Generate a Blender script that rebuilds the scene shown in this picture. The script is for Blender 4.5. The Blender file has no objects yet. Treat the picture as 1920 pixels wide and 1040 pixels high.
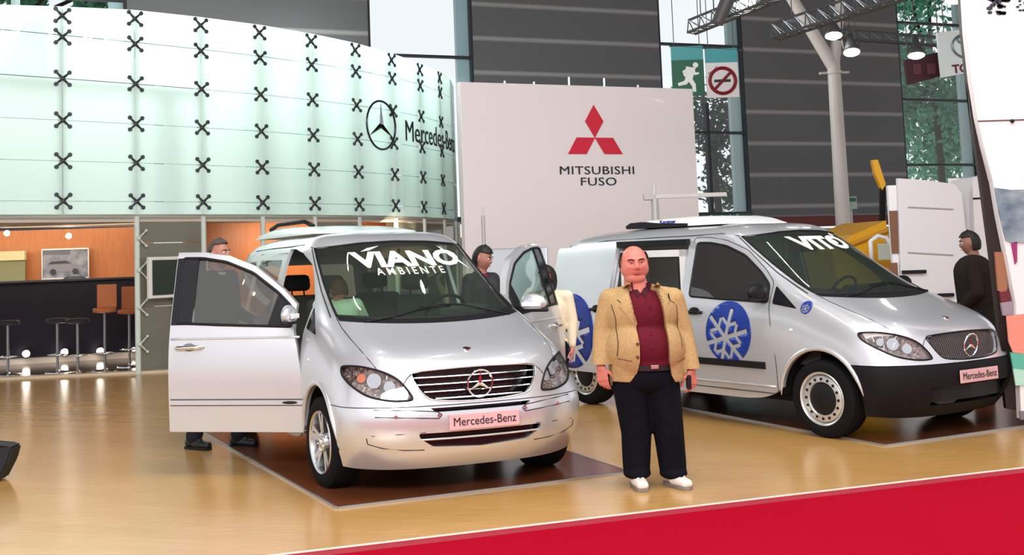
import bpy, bmesh, math, random
from mathutils import Vector, Matrix
from mathutils.bvhtree import BVHTree
from mathutils.geometry import tessellate_polygon
PI = math.pi
R = math.radians
rnd = random.Random(7)
scene = bpy.context.scene
COL = scene.collection

# ------------------------------------------------------------------ camera
F_PX, PITCH, ROLL, CAM_H, CX, CY = 2158.0, .082, .032, 1.672, -147.4, -217.2
fw = Vector((0, math.cos(PITCH), math.sin(PITCH)))
up0 = Vector((0, -math.sin(PITCH), math.cos(PITCH)))
rt0 = Vector((1, 0, 0))
rt = rt0 * math.cos(ROLL) - up0 * math.sin(ROLL)
upv = rt0 * math.sin(ROLL) + up0 * math.cos(ROLL)
cam = bpy.data.cameras.new('camera')
camo = bpy.data.objects.new('camera', cam)
COL.objects.link(camo)
cam.sensor_width = 36
cam.lens = F_PX / 1920 * 36
cam.shift_x = -CX / 1920
cam.shift_y = CY / 1920
cam.clip_start = .05
cam.clip_end = 300
M3 = Matrix((rt, upv, -fw)).transposed()
camo.matrix_world = Matrix.Translation((0, 0, CAM_H)) @ M3.to_4x4()
scene.camera = camo
scene.view_settings.view_transform = 'Standard'
scene.view_settings.look = 'None'
scene.view_settings.gamma = 1
scene.view_settings.use_curve_mapping = False
scene.view_settings.exposure = 0.42

def ray(px, py):
    return fw + rt * ((px - 960 - CX) / F_PX) - upv * ((py - 520 - CY) / F_PX)
def at(px, py, Y):                       # world point seen at a pixel, at depth Y
    d = ray(px, py)
    return Vector((0, 0, CAM_H)) + d * (Y / d.y)
def on_floor(px, py, z=0):
    d = ray(px, py)
    return Vector((0, 0, CAM_H)) + d * ((z - CAM_H) / d.z)

# ------------------------------------------------------------------ world: daylight round the hall
w = bpy.data.worlds.new('world')
scene.world = w
w.use_nodes = True
nt = w.node_tree
bg = nt.nodes['Background']
sky = nt.nodes.new('ShaderNodeTexSky')
sky.sky_type = 'HOSEK_WILKIE'
sky.turbidity = 6
sky.sun_direction = (0.3, .5, .6)
mixc = nt.nodes.new('ShaderNodeMixRGB')
mixc.inputs[0].default_value = .85
mixc.inputs[2].default_value = (.97, .98, 1, 1)
nt.links.new(sky.outputs[0], mixc.inputs[1])
nt.links.new(mixc.outputs[0], bg.inputs[0])
bg.inputs[1].default_value = 0.86

def area(name, loc, target, sx, sy, power, col=(1, 1, 1)):
    l = bpy.data.lights.new(name, 'AREA')
    l.shape = 'RECTANGLE'
    l.size = sx
    l.size_y = sy
    l.energy = power
    l.color = col
    o = bpy.data.objects.new(name, l)
    COL.objects.link(o)
    o.location = loc
    o.rotation_euler = (Vector(target) - Vector(loc)).to_track_quat('-Z', 'Y').to_euler()
    return o
# hall lighting high above the visitors, behind the camera, over the stands, and a fill for the pavilion
area('hall_light_front', (-1.5, -2.5, 6.5), (0, 10, 1), 6, 2, 760, (1, .96, .92))
area('hall_light_mid', (3, 7, 8.4), (3, 11, 0), 9, 3, 420, (1, .97, .95))
area('pavilion_fill', (-7.5, 22.5, 7.6), (-3.5, 20.5, 3.5), 8, 3, 950, (.95, 1, .98))  # added lamp without a fitting, brightens the frosted panes from behind

# ------------------------------------------------------------------ materials
MATS = {}
def mat(name, col=(.8, .8, .8), rough=.5, metal=0, coat=0, emit=0, coat_r=.05, spec=.5, noise=None, trans=0, alpha=1, ecol=None, bump=None, ior=1.45):
    if name in MATS:
        return MATS[name]
    m = bpy.data.materials.new(name)
    m.use_nodes = True
    b = m.node_tree.nodes['Principled BSDF']
    b.inputs['Base Color'].default_value = (*col, 1)
    b.inputs['Roughness'].default_value = rough
    b.inputs['Metallic'].default_value = metal
    b.inputs['Coat Weight'].default_value = coat
    b.inputs['Coat Roughness'].default_value = coat_r
    if rough >= .75 and spec == .5: spec = .15
    b.inputs['Specular IOR Level'].default_value = spec
    b.inputs['Transmission Weight'].default_value = trans
    b.inputs['IOR'].default_value = ior
    b.inputs['Alpha'].default_value = alpha
    if emit:
        b.inputs['Emission Color'].default_value = (*(ecol or col), 1)
        b.inputs['Emission Strength'].default_value = emit
    N, L = m.node_tree.nodes, m.node_tree.links
    if noise:                             # (second colour, scale, stretch)
        c2, sc, st = noise
        tc = N.new('ShaderNodeTexCoord')
        mp = N.new('ShaderNodeMapping')
        mp.inputs['Scale'].default_value = st
        nz = N.new('ShaderNodeTexNoise')
        nz.inputs['Scale'].default_value = sc
        nz.inputs['Detail'].default_value = 6
        rp = N.new('ShaderNodeValToRGB')
        rp.color_ramp.elements[0].position = .3
        rp.color_ramp.elements[1].position = .7
        rp.color_ramp.elements[0].color = (*col, 1)
        rp.color_ramp.elements[1].color = (*c2, 1)
        L.new(tc.outputs['Object'], mp.inputs[0])
        L.new(mp.outputs[0], nz.inputs[0])
        L.new(nz.outputs[0], rp.inputs[0])
        L.new(rp.outputs[0], b.inputs['Base Color'])
    if bump:
        sc, d = bump
        tc = N.new('ShaderNodeTexCoord')
        nz = N.new('ShaderNodeTexNoise')
        nz.inputs['Scale'].default_value = sc
        nz.inputs['Detail'].default_value = 5
        bp = N.new('ShaderNodeBump')
        bp.inputs['Strength'].default_value = .6
        bp.inputs['Distance'].default_value = d
        L.new(tc.outputs['Object'], nz.inputs[0])
        L.new(nz.outputs[0], bp.inputs['Height'])
        L.new(bp.outputs[0], b.inputs['Normal'])
    MATS[name] = m
    return m
def sheen(N, L):
    """grazing-angle reflectance, the same from both faces of a thin pane"""
    lw = N.new('ShaderNodeLayerWeight')
    lw.inputs[0].default_value = .5
    pw = N.new('ShaderNodeMath'); pw.operation = 'POWER'; pw.inputs[1].default_value = 4.5
    ml = N.new('ShaderNodeMath'); ml.operation = 'MULTIPLY_ADD'; ml.inputs[1].default_value = .8; ml.inputs[2].default_value = .035
    L.new(lw.outputs['Facing'], pw.inputs[0])
    L.new(pw.outputs[0], ml.inputs[0])
    return ml.outputs[0]
def glass_mat(name, col, opacity, rough=.02, refl=.08):
    """tinted glazing: part dark tint, part clear, with a mirror sheen"""
    m = bpy.data.materials.new(name)
    m.use_nodes = True
    N, L = m.node_tree.nodes, m.node_tree.links
    N.clear()
    out = N.new('ShaderNodeOutputMaterial')
    tr = N.new('ShaderNodeBsdfTransparent')
    tr.inputs[0].default_value = (*col, 1)
    df = N.new('ShaderNodeBsdfDiffuse')
    df.inputs[0].default_value = (*[c * .25 for c in col], 1)
    gl = N.new('ShaderNodeBsdfGlossy')
    gl.inputs['Roughness'].default_value = rough
    mx = N.new('ShaderNodeMixShader')
    mx.inputs[0].default_value = opacity
    lw = sheen(N, L)
    mt = N.new('ShaderNodeMath')
    mt.operation = 'ADD'
    mt.inputs[1].default_value = refl
    mx2 = N.new('ShaderNodeMixShader')
    L.new(tr.outputs[0], mx.inputs[1])
    L.new(df.outputs[0], mx.inputs[2])
    L.new(lw, mt.inputs[0])
    L.new(mt.outputs[0], mx2.inputs[0])
    L.new(mx.outputs[0], mx2.inputs[1])
    L.new(gl.outputs[0], mx2.inputs[2])
    L.new(mx2.outputs[0], out.inputs[0])
    MATS[name] = m
    return m
silver = mat('silver_paint', (.66, .68, .72), .30, .55, .8)
black_pl = mat('black_plastic', (.008, .008, .010), .5, spec=.3)
gloss_black = mat('gloss_black', (.008, .008, .01), .12)
rubber = mat('tyre_rubber', (.007, .007, .008), .8)
chrome = mat('chrome', (.85, .86, .88), .12, 1)
alloy = mat('alloy', (.70, .71, .73), .25, 1)
steel = mat('painted_steel', (.62, .62, .62), .35, .6)
dark_in = mat('dark_trim', (.008, .008, .010), .8)
seam_m = mat('seam_gap', (.03, .03, .035), .8)
seat_m = mat('seat_fabric', (.05, .05, .05), .9)
seat_g = mat('grey_seat_fabric', (.09, .09, .08), .9)
white_m = mat('white_paint', (.82, .82, .83), .4)
wsglass = glass_mat('windscreen_glass', (.84, .93, .87), .04, refl=.02)
dkglass = glass_mat('smoked_glass', (.60, .60, .56), .10)
ltglass = glass_mat('clear_glass', (.78, .92, .88), .05)
lens_m = glass_mat('lamp_lens', (.96, .96, .97), .0, refl=.03)
refl_m = mat('lamp_reflector', (.85, .72, .66), .12, .9, noise=((.10, .04, .03), 42, (1, 1, 1)), bump=(60, .03))  # light and dark mottling paints the lamp's sparkle into the colour
amber_m = mat('amber_bulb', (.8, .2, .05), .3)
blue_d = mat('blue_vinyl', (.010, .036, .27), .35)
plate_m = mat('plate_pink', (.72, .42, .44), .4)
ink = mat('black_ink', (.015, .015, .02), .5)
white_v = mat('white_vinyl', (.9, .92, .9), .5, 0)

# ------------------------------------------------------------------ helpers
def new_obj(name, me, m=None, parent=None):
    o = bpy.data.objects.new(name, me)
    COL.objects.link(o)
    if m is not None:
        me.materials.clear()
        for q in (m if isinstance(m, (list, tuple)) else [m]):
            me.materials.append(q)
    if parent is not None:
        o.parent = parent
    return o
def tag(o, label=None, cat=None, group=None, kind=None):
    if label: o['label'] = label
    if cat: o['category'] = cat
    if group: o['group'] = group
    if kind: o['kind'] = kind
    return o
def thing(name, label, cat, loc=(0, 0, 0), rz=0, group=None, kind=None):
    o = bpy.data.objects.new(name, None)
    COL.objects.link(o)
    o.location = loc
    o.rotation_euler = (0, 0, rz)
    o.empty_display_size = .1
    return tag(o, label, cat, group, kind)
def from_bm(name, bm, m, parent=None, smooth=False, angle=None):
    bmesh.ops.recalc_face_normals(bm, faces=bm.faces[:])
    me = bpy.data.meshes.new(name)
    bm.to_mesh(me)
    bm.free()
    if smooth:
        for p in me.polygons: p.use_smooth = True
        if angle is not None:
            me.set_sharp_from_angle(angle=R(angle))
    return new_obj(name, me, m, parent)
def copy_tree(o, parent=None):
    c = o.copy()
    COL.objects.link(c)
    c.parent = parent
    for ch in list(o.children):
        copy_tree(ch, c)
    return c
def add_box(bm, lo, hi, bev=0, M=None):
    lo, hi = Vector(lo), Vector(hi)
    c = (lo + hi) / 2
    r = bmesh.ops.create_cube(bm, size=1, matrix=Matrix.Translation(c) @ Matrix.Diagonal((*(hi - lo), 1)))
    vs = r['verts']
    if bev:
        es = list({e for v in vs for e in v.link_edges})
        rr = bmesh.ops.bevel(bm, geom=es, offset=bev, segments=2, affect='EDGES', profile=.5)
        vs = list({v for f in rr['faces'] for v in f.verts} | {v for v in vs if v.is_valid})
    if M is not None:
        bmesh.ops.transform(bm, matrix=M, verts=vs)
    return vs
def add_cyl(bm, a, b, r0, r1=None, seg=16, caps=True):
    a, b = Vector(a), Vector(b)
    d = b - a
    M = Matrix.Translation((a + b) / 2) @ d.to_track_quat('Z', 'Y').to_matrix().to_4x4()
    return bmesh.ops.create_cone(bm, cap_ends=caps, segments=seg, radius1=r0, radius2=r0 if r1 is None else r1, depth=d.length, matrix=M)['verts']
def add_ball(bm, c, r, seg=16, M=None):
    if not isinstance(r, (tuple, list, Vector)): r = (r, r, r)
    T = Matrix.Translation(c) @ (M if M is not None else Matrix.Identity(4)) @ Matrix.Diagonal((*r, 1))
    return bmesh.ops.create_uvsphere(bm, u_segments=seg, v_segments=max(8, seg // 2 + 2), radius=1, matrix=T)['verts']
def add_capsule(bm, a, b, r0, r1, seg=14):
    add_cyl(bm, a, b, r0, r1, seg)
    add_ball(bm, a, r0 * 1.0, seg)
    add_ball(bm, b, r1 * 1.0, seg)
def add_tube(bm, pts, r, seg=8, closed=False):
    pts = [Vector(p) for p in pts]
    n = len(pts)
    rings = []
    ref = Vector((0, 0, 1))
    for i, p in enumerate(pts):
        if closed:
            t = pts[(i + 1) % n] - pts[i - 1]
        else:
            t = pts[min(i + 1, n - 1)] - pts[max(i - 1, 0)]
        t.normalize()
        if abs(t.dot(ref)) > .95:
            ref = Vector((1, 0, 0)) if abs(t.x) < .9 else Vector((0, 1, 0))
        s = t.cross(ref).normalized()
        ref = s.cross(t).normalized()
        rr = r[i] if isinstance(r, (list, tuple)) else r
        rings.append([bm.verts.new(p + s * (rr * math.cos(2 * PI * k / seg)) + ref * (rr * math.sin(2 * PI * k / seg))) for k in range(seg)])
    m = n if closed else n - 1
    for i in range(m):
        A, B = rings[i], rings[(i + 1) % n]
        for k in range(seg):
            bm.faces.new((A[k], A[(k + 1) % seg], B[(k + 1) % seg], B[k]))
    if not closed:
        bm.faces.new(rings[0][::-1])
        bm.faces.new(rings[-1])
def add_prism(bm, pts, vec):
    """flat outline pushed along vec; any simple polygon"""
    pts = [Vector(p) for p in pts]
    vec = Vector(vec)
    A = [bm.verts.new(p) for p in pts]
    B = [bm.verts.new(p + vec) for p in pts]
    n = len(pts)
    for i in range(n):
        bm.faces.new((A[i], A[(i + 1) % n], B[(i + 1) % n], B[i]))
    for t in tessellate_polygon([pts]):
        bm.faces.new([A[i] for i in t])
        bm.faces.new([B[i] for i in t][::-1])
def add_lathe(bm, prof, M=None, seg=32):
    """prof: (r, h) pairs turned about the local z axis"""
    rings = []
    for r, h in prof:
        rings.append([bm.verts.new((r * math.cos(2 * PI * k / seg), r * math.sin(2 * PI * k / seg), h)) for k in range(seg)])
    for A, B in zip(rings, rings[1:]):
        for k in range(seg):
            bm.faces.new((A[k], A[(k + 1) % seg], B[(k + 1) % seg], B[k]))
    bm.faces.new(rings[0][::-1])
    bm.faces.new(rings[-1])
    if M is not None:
        bmesh.ops.transform(bm, matrix=M, verts=[v for g in rings for v in g])
def smooth_poly(pts, n=6, closed=True):
    """Catmull-Rom through 2-D points"""
    out = []
    m = len(pts)
    rng = range(m) if closed else range(m - 1)
    for i in rng:
        if closed:
            p0, p1, p2, p3 = pts[i - 1], pts[i], pts[(i + 1) % m], pts[(i + 2) % m]
        else:
            p0, p1, p2, p3 = pts[max(i - 1, 0)], pts[i], pts[i + 1], pts[min(i + 2, m - 1)]
        for k in range(n):
            t = k / n
            out.append(tuple(.5 * ((2 * b) + (-a + c) * t + (2 * a - 5 * b + 4 * c - d) * t * t + (-a + 3 * b - 3 * c + d) * t ** 3) for a, b, c, d in zip(p0, p1, p2, p3)))
    if not closed: out.append(tuple(pts[-1]))
    return out
def round_poly(pts, rad, seg=4):
    """polygon with its corners rounded"""
    out = []
    n = len(pts)
    for i in range(n):
        p, a, b = Vector(pts[i]), Vector(pts[i - 1]), Vector(pts[(i + 1) % n])
        ra = min(rad, (a - p).length * .45)
        rb = min(rad, (b - p).length * .45)
        A = p + (a - p).normalized() * ra
        B = p + (b - p).normalized() * rb
        for k in range(seg + 1):
            t = k / seg
            out.append(tuple(A * (1 - t) ** 2 + p * 2 * t * (1 - t) + B * t * t))
    return out
def bake(o, name=None):
    """evaluated mesh of a temporary object; the object is removed"""
    dg = bpy.context.evaluated_depsgraph_get()
    dg.update()
    me = bpy.data.meshes.new_from_object(o.evaluated_get(dg))
    bpy.data.objects.remove(o)
    return me
def tmp_from_bm(bm):
    bmesh.ops.recalc_face_normals(bm, faces=bm.faces[:])
    me = bpy.data.meshes.new('tmp')
    bm.to_mesh(me)
    bm.free()
    o = bpy.data.objects.new('tmp', me)
    COL.objects.link(o)
    return o
def boolean(me, cutters, op='DIFFERENCE'):
    """me cut by (or kept inside) closed prisms given as bmeshes"""
    o = bpy.data.objects.new('tmpb', me.copy())
    COL.objects.link(o)
    cs = []
    for bm in cutters:
        c = tmp_from_bm(bm)
        cs.append(c)
        md = o.modifiers.new('b', 'BOOLEAN')
        md.operation = op
        md.solver = 'EXACT'
        md.object = c
    r = bake(o)
    for c in cs: bpy.data.objects.remove(c)
    return r
def prism_y(pts, y0, y1):
    bm = bmesh.new()
    add_prism(bm, [(x, y0, z) for x, z in pts], (0, y1 - y0, 0))
    return bm
def prism_x(pts, x0, x1):
    bm = bmesh.new()
    add_prism(bm, [(x0, y, z) for y, z in pts], (x1 - x0, 0, 0))
    return bm
def prism_z(pts, z0, z1):
    bm = bmesh.new()
    add_prism(bm, [(x, y, z0) for x, y in pts], (0, 0, z1 - z0))
    return bm
def smooth_me(me, angle=35):
    for p in me.polygons: p.use_smooth = True
    me.set_sharp_from_angle(angle=R(angle))
    return me
def text_mesh(s, size, sx=1, bold=0, depth=.004, spacing=1, shear=0, res=3):
    """letters in the x/z plane facing -y, centred"""
    c = bpy.data.curves.new('t', 'FONT')
    c.body = s
    c.size = size
    c.offset = bold
    c.extrude = depth / 2
    c.align_x = 'CENTER'
    c.align_y = 'CENTER'
    c.space_character = spacing
    c.shear = shear
    c.resolution_u = res
    o = bpy.data.objects.new('t', c)
    COL.objects.link(o)
    me = bake(o)
    me.transform(Matrix.Rotation(PI / 2, 4, 'X') @ Matrix.Diagonal((sx, 1, 1, 1)))
    return me

# ------------------------------------------------------------------ the van body: ribs from the centre line round to the lower edge
RIBS = [
 [(.70,0,.20),(.69,.35,.20),(.62,.62,.20),(.50,.82,.21),(.44,.875,.22),(.38,.90,.22),(.30,.91,.23),(.20,.91,.25)],
 [(.83,0,.33),(.815,.35,.33),(.74,.66,.33),(.60,.86,.34),(.50,.915,.34),(.40,.935,.35),(.30,.94,.38),(.18,.94,.42)],
 [(.875,0,.47),(.86,.35,.47),(.785,.66,.47),(.645,.88,.47),(.52,.94,.47),(.42,.95,.48),(.28,.95,.5),(.14,.95,.52)],
 [(.880,0,.60),(.865,.35,.60),(.79,.66,.60),(.64,.885,.60),(.52,.94,.60),(.40,.952,.60),(.26,.955,.60),(.10,.955,.60)],
 [(.845,0,.665),(.83,.35,.665),(.76,.65,.665),(.61,.865,.67),(.49,.93,.67),(.36,.952,.67),(.2,.955,.66),(.04,.955,.64)],
 [(.825,0,.78),(.805,.35,.78),(.73,.63,.79),(.57,.83,.80),(.44,.905,.79),(.30,.945,.76),(.14,.955,.72),(-.04,.955,.66)],
 [(.775,0,.905),(.755,.35,.91),(.67,.60,.92),(.51,.785,.94),(.36,.885,.91),(.20,.935,.84),(.05,.955,.76),(-.12,.955,.66)],
 [(.64,0,.995),(.62,.35,1.0),(.54,.60,1.01),(.38,.765,1.03),(.24,.87,.99),(.08,.935,.89),(-.06,.955,.78),(-.20,.955,.62)],
 [(.36,0,1.09),(.34,.35,1.095),(.27,.61,1.10),(.15,.775,1.11),(.05,.87,1.05),(-.08,.935,.93),(-.18,.955,.78),(-.28,.955,.55)],
 [(.08,0,1.175),(.06,.35,1.175),(-.02,.62,1.18),(-.14,.79,1.18),(-.18,.87,1.10),(-.25,.94,.96),(-.30,.955,.75),(-.36,.955,.45)],
 [(-.12,0,1.285),(-.14,.35,1.28),(-.22,.61,1.27),(-.34,.775,1.24),(-.36,.87,1.13),(-.40,.943,.98),(-.44,.957,.70),(-.46,.945,.36)],
 [(-.40,0,1.475),(-.42,.34,1.47),(-.49,.58,1.45),(-.60,.735,1.40),(-.62,.85,1.20),(-.62,.943,1.02),(-.62,.957,.70),(-.62,.935,.29)],
 [(-.70,0,1.68),(-.72,.33,1.675),(-.78,.54,1.655),(-.87,.69,1.59),(-.89,.81,1.34),(-.88,.943,1.05),(-.88,.957,.70),(-.88,.93,.27)],
 [(-.95,0,1.82),(-.97,.32,1.815),(-1.02,.52,1.80),(-1.08,.67,1.735),(-1.12,.78,1.45),(-1.12,.942,1.07),(-1.12,.957,.70),(-1.12,.93,.27)],
 [(-1.20,0,1.885),(-1.20,.33,1.882),(-1.22,.54,1.865),(-1.25,.70,1.79),(-1.30,.79,1.50),(-1.30,.942,1.08),(-1.30,.957,.70),(-1.30,.93,.27)],
 [(-1.60,0,1.905),(-1.60,.34,1.902),(-1.60,.56,1.885),(-1.60,.73,1.81),(-1.60,.80,1.52),(-1.60,.942,1.08),(-1.60,.957,.70),(-1.60,.93,.27)],
 [(-2.3,0,1.91),(-2.3,.34,1.907),(-2.3,.57,1.89),(-2.3,.74,1.815),(-2.3,.81,1.52),(-2.3,.942,1.09),(-2.3,.957,.70),(-2.3,.93,.27)],
 [(-3.0,0,1.90),(-3.0,.34,1.897),(-3.0,.57,1.88),(-3.0,.73,1.80),(-3.0,.80,1.52),(-3.0,.935,1.09),(-3.0,.95,.70),(-3.0,.925,.27)],
 [(-3.6,0,1.875),(-3.6,.34,1.872),(-3.6,.55,1.85),(-3.6,.70,1.77),(-3.62,.78,1.5),(-3.62,.915,1.09),(-3.62,.93,.70),(-3.62,.91,.27)],
 [(-3.80,0,1.83),(-3.80,.33,1.825),(-3.79,.53,1.80),(-3.77,.66,1.72),(-3.80,.74,1.48),(-3.83,.87,1.09),(-3.84,.89,.70),(-3.82,.87,.28)],
 [(-3.85,0,1.72),(-3.85,.30,1.71),(-3.84,.46,1.69),(-3.83,.56,1.62),(-3.86,.62,1.44),(-3.88,.74,1.08),(-3.89,.75,.70),(-3.86,.73,.30)],
 [(-3.88,0,1.1),(-3.88,.12,1.1),(-3.88,.22,1.1),(-3.88,.26,1.08),(-3.88,.28,1.05),(-3.89,.30,1.0),(-3.89,.3,.70),(-3.87,.3,.31)],
]
def shell(thick, cuts=None, out=0.0):
    """body skin as a closed shell of the given thickness"""
    bm = bmesh.new()
    rows = []
    for rib in RIBS:
        row = [bm.verts.new((x, -y, z)) for x, y, z in rib[:0:-1]] + [bm.verts.new(rib[0])] + [bm.verts.new((x, y, z)) for x, y, z in rib[1:]]
        rows.append(row)
    for A, B in zip(rows, rows[1:]):
        for i in range(len(A) - 1):
            bm.faces.new((A[i], A[i + 1], B[i + 1], B[i]))
    o = tmp_from_bm(bm)
    # normals outward
    me = o.data
    p = min(me.polygons, key=lambda q: (q.center - Vector((-2, 0, 1.9))).length)
    if p.normal.z < 0: me.flip_normals()
    s = o.modifiers.new('s', 'SUBSURF')
    s.levels = 3
    me2 = bake(o)
    for p in me2.polygons: p.use_smooth = True
    if not thick: return me2
    if out:
        for v in me2.vertices: v.co += v.normal * out
    o = bpy.data.objects.new('tmp', me2)
    COL.objects.link(o)
    s = o.modifiers.new('s', 'SOLIDIFY')
    s.thickness = thick
    s.offset = -1
    s.use_even_offset = False
    return bake(o)
for _r in RIBS[9:15]:
    for _k, _dy, _dz in ((0, 0, .018), (1, 0, .022), (2, .025, .028), (3, .04, .018), (4, .012, 0)):
        _x, _y, _z = _r[_k]
        _r[_k] = (_x, _y + _dy, _z + _dz)
_surf = shell(0)
_bvh = BVHTree.FromPolygons([v.co for v in _surf.vertices], [tuple(p.vertices) for p in _surf.polygons])

def hit(o, d):
    h = _bvh.ray_cast(Vector(o), Vector(d).normalized())
    return (h[0], h[1]) if h[0] is not None else (None, None)
def on_side(x, z, sgn=-1, off=0.0):
    p, n = hit((x, sgn * 3, z), (0, -sgn, 0))
    if p is None: return Vector((x, sgn * .95, z))
    return p + Vector((0, sgn * off, 0))
def on_front(y, z, off=0.0):
    p, n = hit((4, y, z), (-1, 0, 0))
    return p + Vector((off, 0, 0)) if p else Vector((.8, y, z))
def on_top(x, y, off=0.0):
    p, n = hit((x, y, 4), (0, 0, -1))
    return p + Vector((0, 0, off)) if p else Vector((x, y, 1.9))
def on_diag(P, sgn=1, off=0.0):
    """snap a point of a wrap-round outline on to the skin along the corner direction"""
    d = Vector((1, -.6 * sgn, .12)).normalized()
    p, n = hit(Vector(P) + d * 1.0, -d)
    return p + d * off if p else Vector(P)
def dense(pts, n=8):
    out = []
    for a, b in zip(pts, pts[1:]):
        a, b = Vector(a), Vector(b)
        for k in range(n): out.append(a.lerp(b, k / n))
    out.append(Vector(pts[-1]))
    return out
def project_mesh(me, axis, off):
    """push a flat decal mesh on to the skin, keeping its thickness"""
    bm = bmesh.new()
    bm.from_mesh(me)
    for _ in range(2):
        es = [e for e in bm.edges if e.calc_length() > .05]
        if es: bmesh.ops.subdivide_edges(bm, edges=es, cuts=1)
        bmesh.ops.triangulate(bm, faces=bm.faces[:])
    for v in bm.verts:
        if axis == 'x':
            t = v.co.x
            v.co.x = on_front(v.co.y, v.co.z).x + off + t
        else:
            t = v.co.y
            sg = -1 if axis == '-y' else 1
            v.co.y = on_side(v.co.x, v.co.z, sg).y + sg * off + t
    bm.to_mesh(me)
    bm.free()
    return me

HL = [(.362,-.874,.899),(.394,-.851,.915),(.524,-.765,.912),(.643,-.649,.876),(.72,-.559,.815),(.781,-.495,.71),(.779,-.526,.688),(.732,-.645,.690),(.643,-.77,.722),(.527,-.848,.785),(.42,-.885,.85)]
GR = [(-.475,.862),(-.36,.880),(0,.890),(.36,.880),(.475,.862),(.462,.80),(.42,.73),(.36,.685),(.18,.666),(0,.662),(-.18,.666),(-.36,.685),(-.42,.73),(-.462,.80)]
DOOR = [(-.47,.34),(-.475,.62),(-.54,1.0),(-.575,1.12),(-.575,1.33),(-.70,1.45),(-.95,1.635),(-1.2,1.735),(-1.42,1.77),(-1.63,1.775),(-1.63,.34)]
DWIN = [(-.60,1.155),(-.62,1.31),(-.74,1.42),(-.97,1.585),(-1.2,1.68),(-1.40,1.715),(-1.575,1.72),(-1.575,1.20),(-1.2,1.18)]
QWIN = [(-.26,1.10),(-.545,1.14),(-.545,1.305)]
WS = [(-.735,1.235),(-.40,1.215),(0,1.205),(.40,1.215),(.735,1.235),(.70,1.50),(.655,1.765),(.3,1.80),(0,1.81),(-.3,1.80),(-.655,1.765),(-.70,1.50)]
SLIDE = [(-1.69,.36),(-1.69,1.72),(-2.70,1.72),(-2.70,.36)]
SWIN = [(-1.76,1.20),(-1.76,1.68),(-2.62,1.68),(-2.62,1.20)]
RWIN = [(-2.80,1.20),(-2.80,1.68),(-3.50,1.64),(-3.58,1.20)]

def grow(pts, d):
    """outline grown (d>0) or shrunk about its outline normals"""
    n = len(pts)
    A = sum(pts[i - 1][0] * pts[i][1] - pts[i][0] * pts[i - 1][1] for i in range(n))
    s = 1 if A > 0 else -1
    out = []
    for i in range(n):
        p, a, b = Vector(pts[i]), Vector(pts[i - 1]), Vector(pts[(i + 1) % n])
        e1, e2 = (p - a).normalized(), (b - p).normalized()
        n1, n2 = Vector((e1.y, -e1.x)) * s, Vector((e2.y, -e2.x)) * s
        m = (n1 + n2)
        m = m.normalized() / max(.5, math.sqrt((1 + n1.dot(n2)) / 2))
        out.append(tuple(p + m * d))
    return out
def lamp_prism(sgn, g=0, depth=.16):
    c = Vector((0, 0, 0))
    pts = [Vector((x, y * (1 if sgn < 0 else -1), z)) for x, y, z in HL]
    for p in pts: c += p / len(pts)
    d = Vector((1, .6 * sgn, .12)).normalized()
    pts = [p + (p - c).normalized() * g for p in pts]
    bm = bmesh.new()
    add_prism(bm, [p - d * depth for p in pts], d * depth * 2)
    return bm
def flake(cx, cz, rad, arm=.075, a0=15):
    """six branched arms as prism bmeshes in the x/z plane"""
    out = []
    for k in range(6):
        a = R(a0 + 60 * k)
        u, v = Vector((math.cos(a), math.sin(a))), Vector((-math.sin(a), math.cos(a)))
        def bar(o, d, L, wd):
            n = Vector((-d.y, d.x)) * wd / 2
            e = o + d * L
            return [tuple(o - n), tuple(e - n), tuple(e + n), tuple(o + n)]
        c = Vector((cx, cz))
        out.append(bar(c - u * .01, u, rad * 1.15, arm * rad * 2.2))
        for sg in (1, -1):
            dd = (u * .5 + v * sg * .866)
            out.append(bar(c + u * rad * .48, dd, rad * .42, arm * rad * 1.8))
    return out

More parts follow.
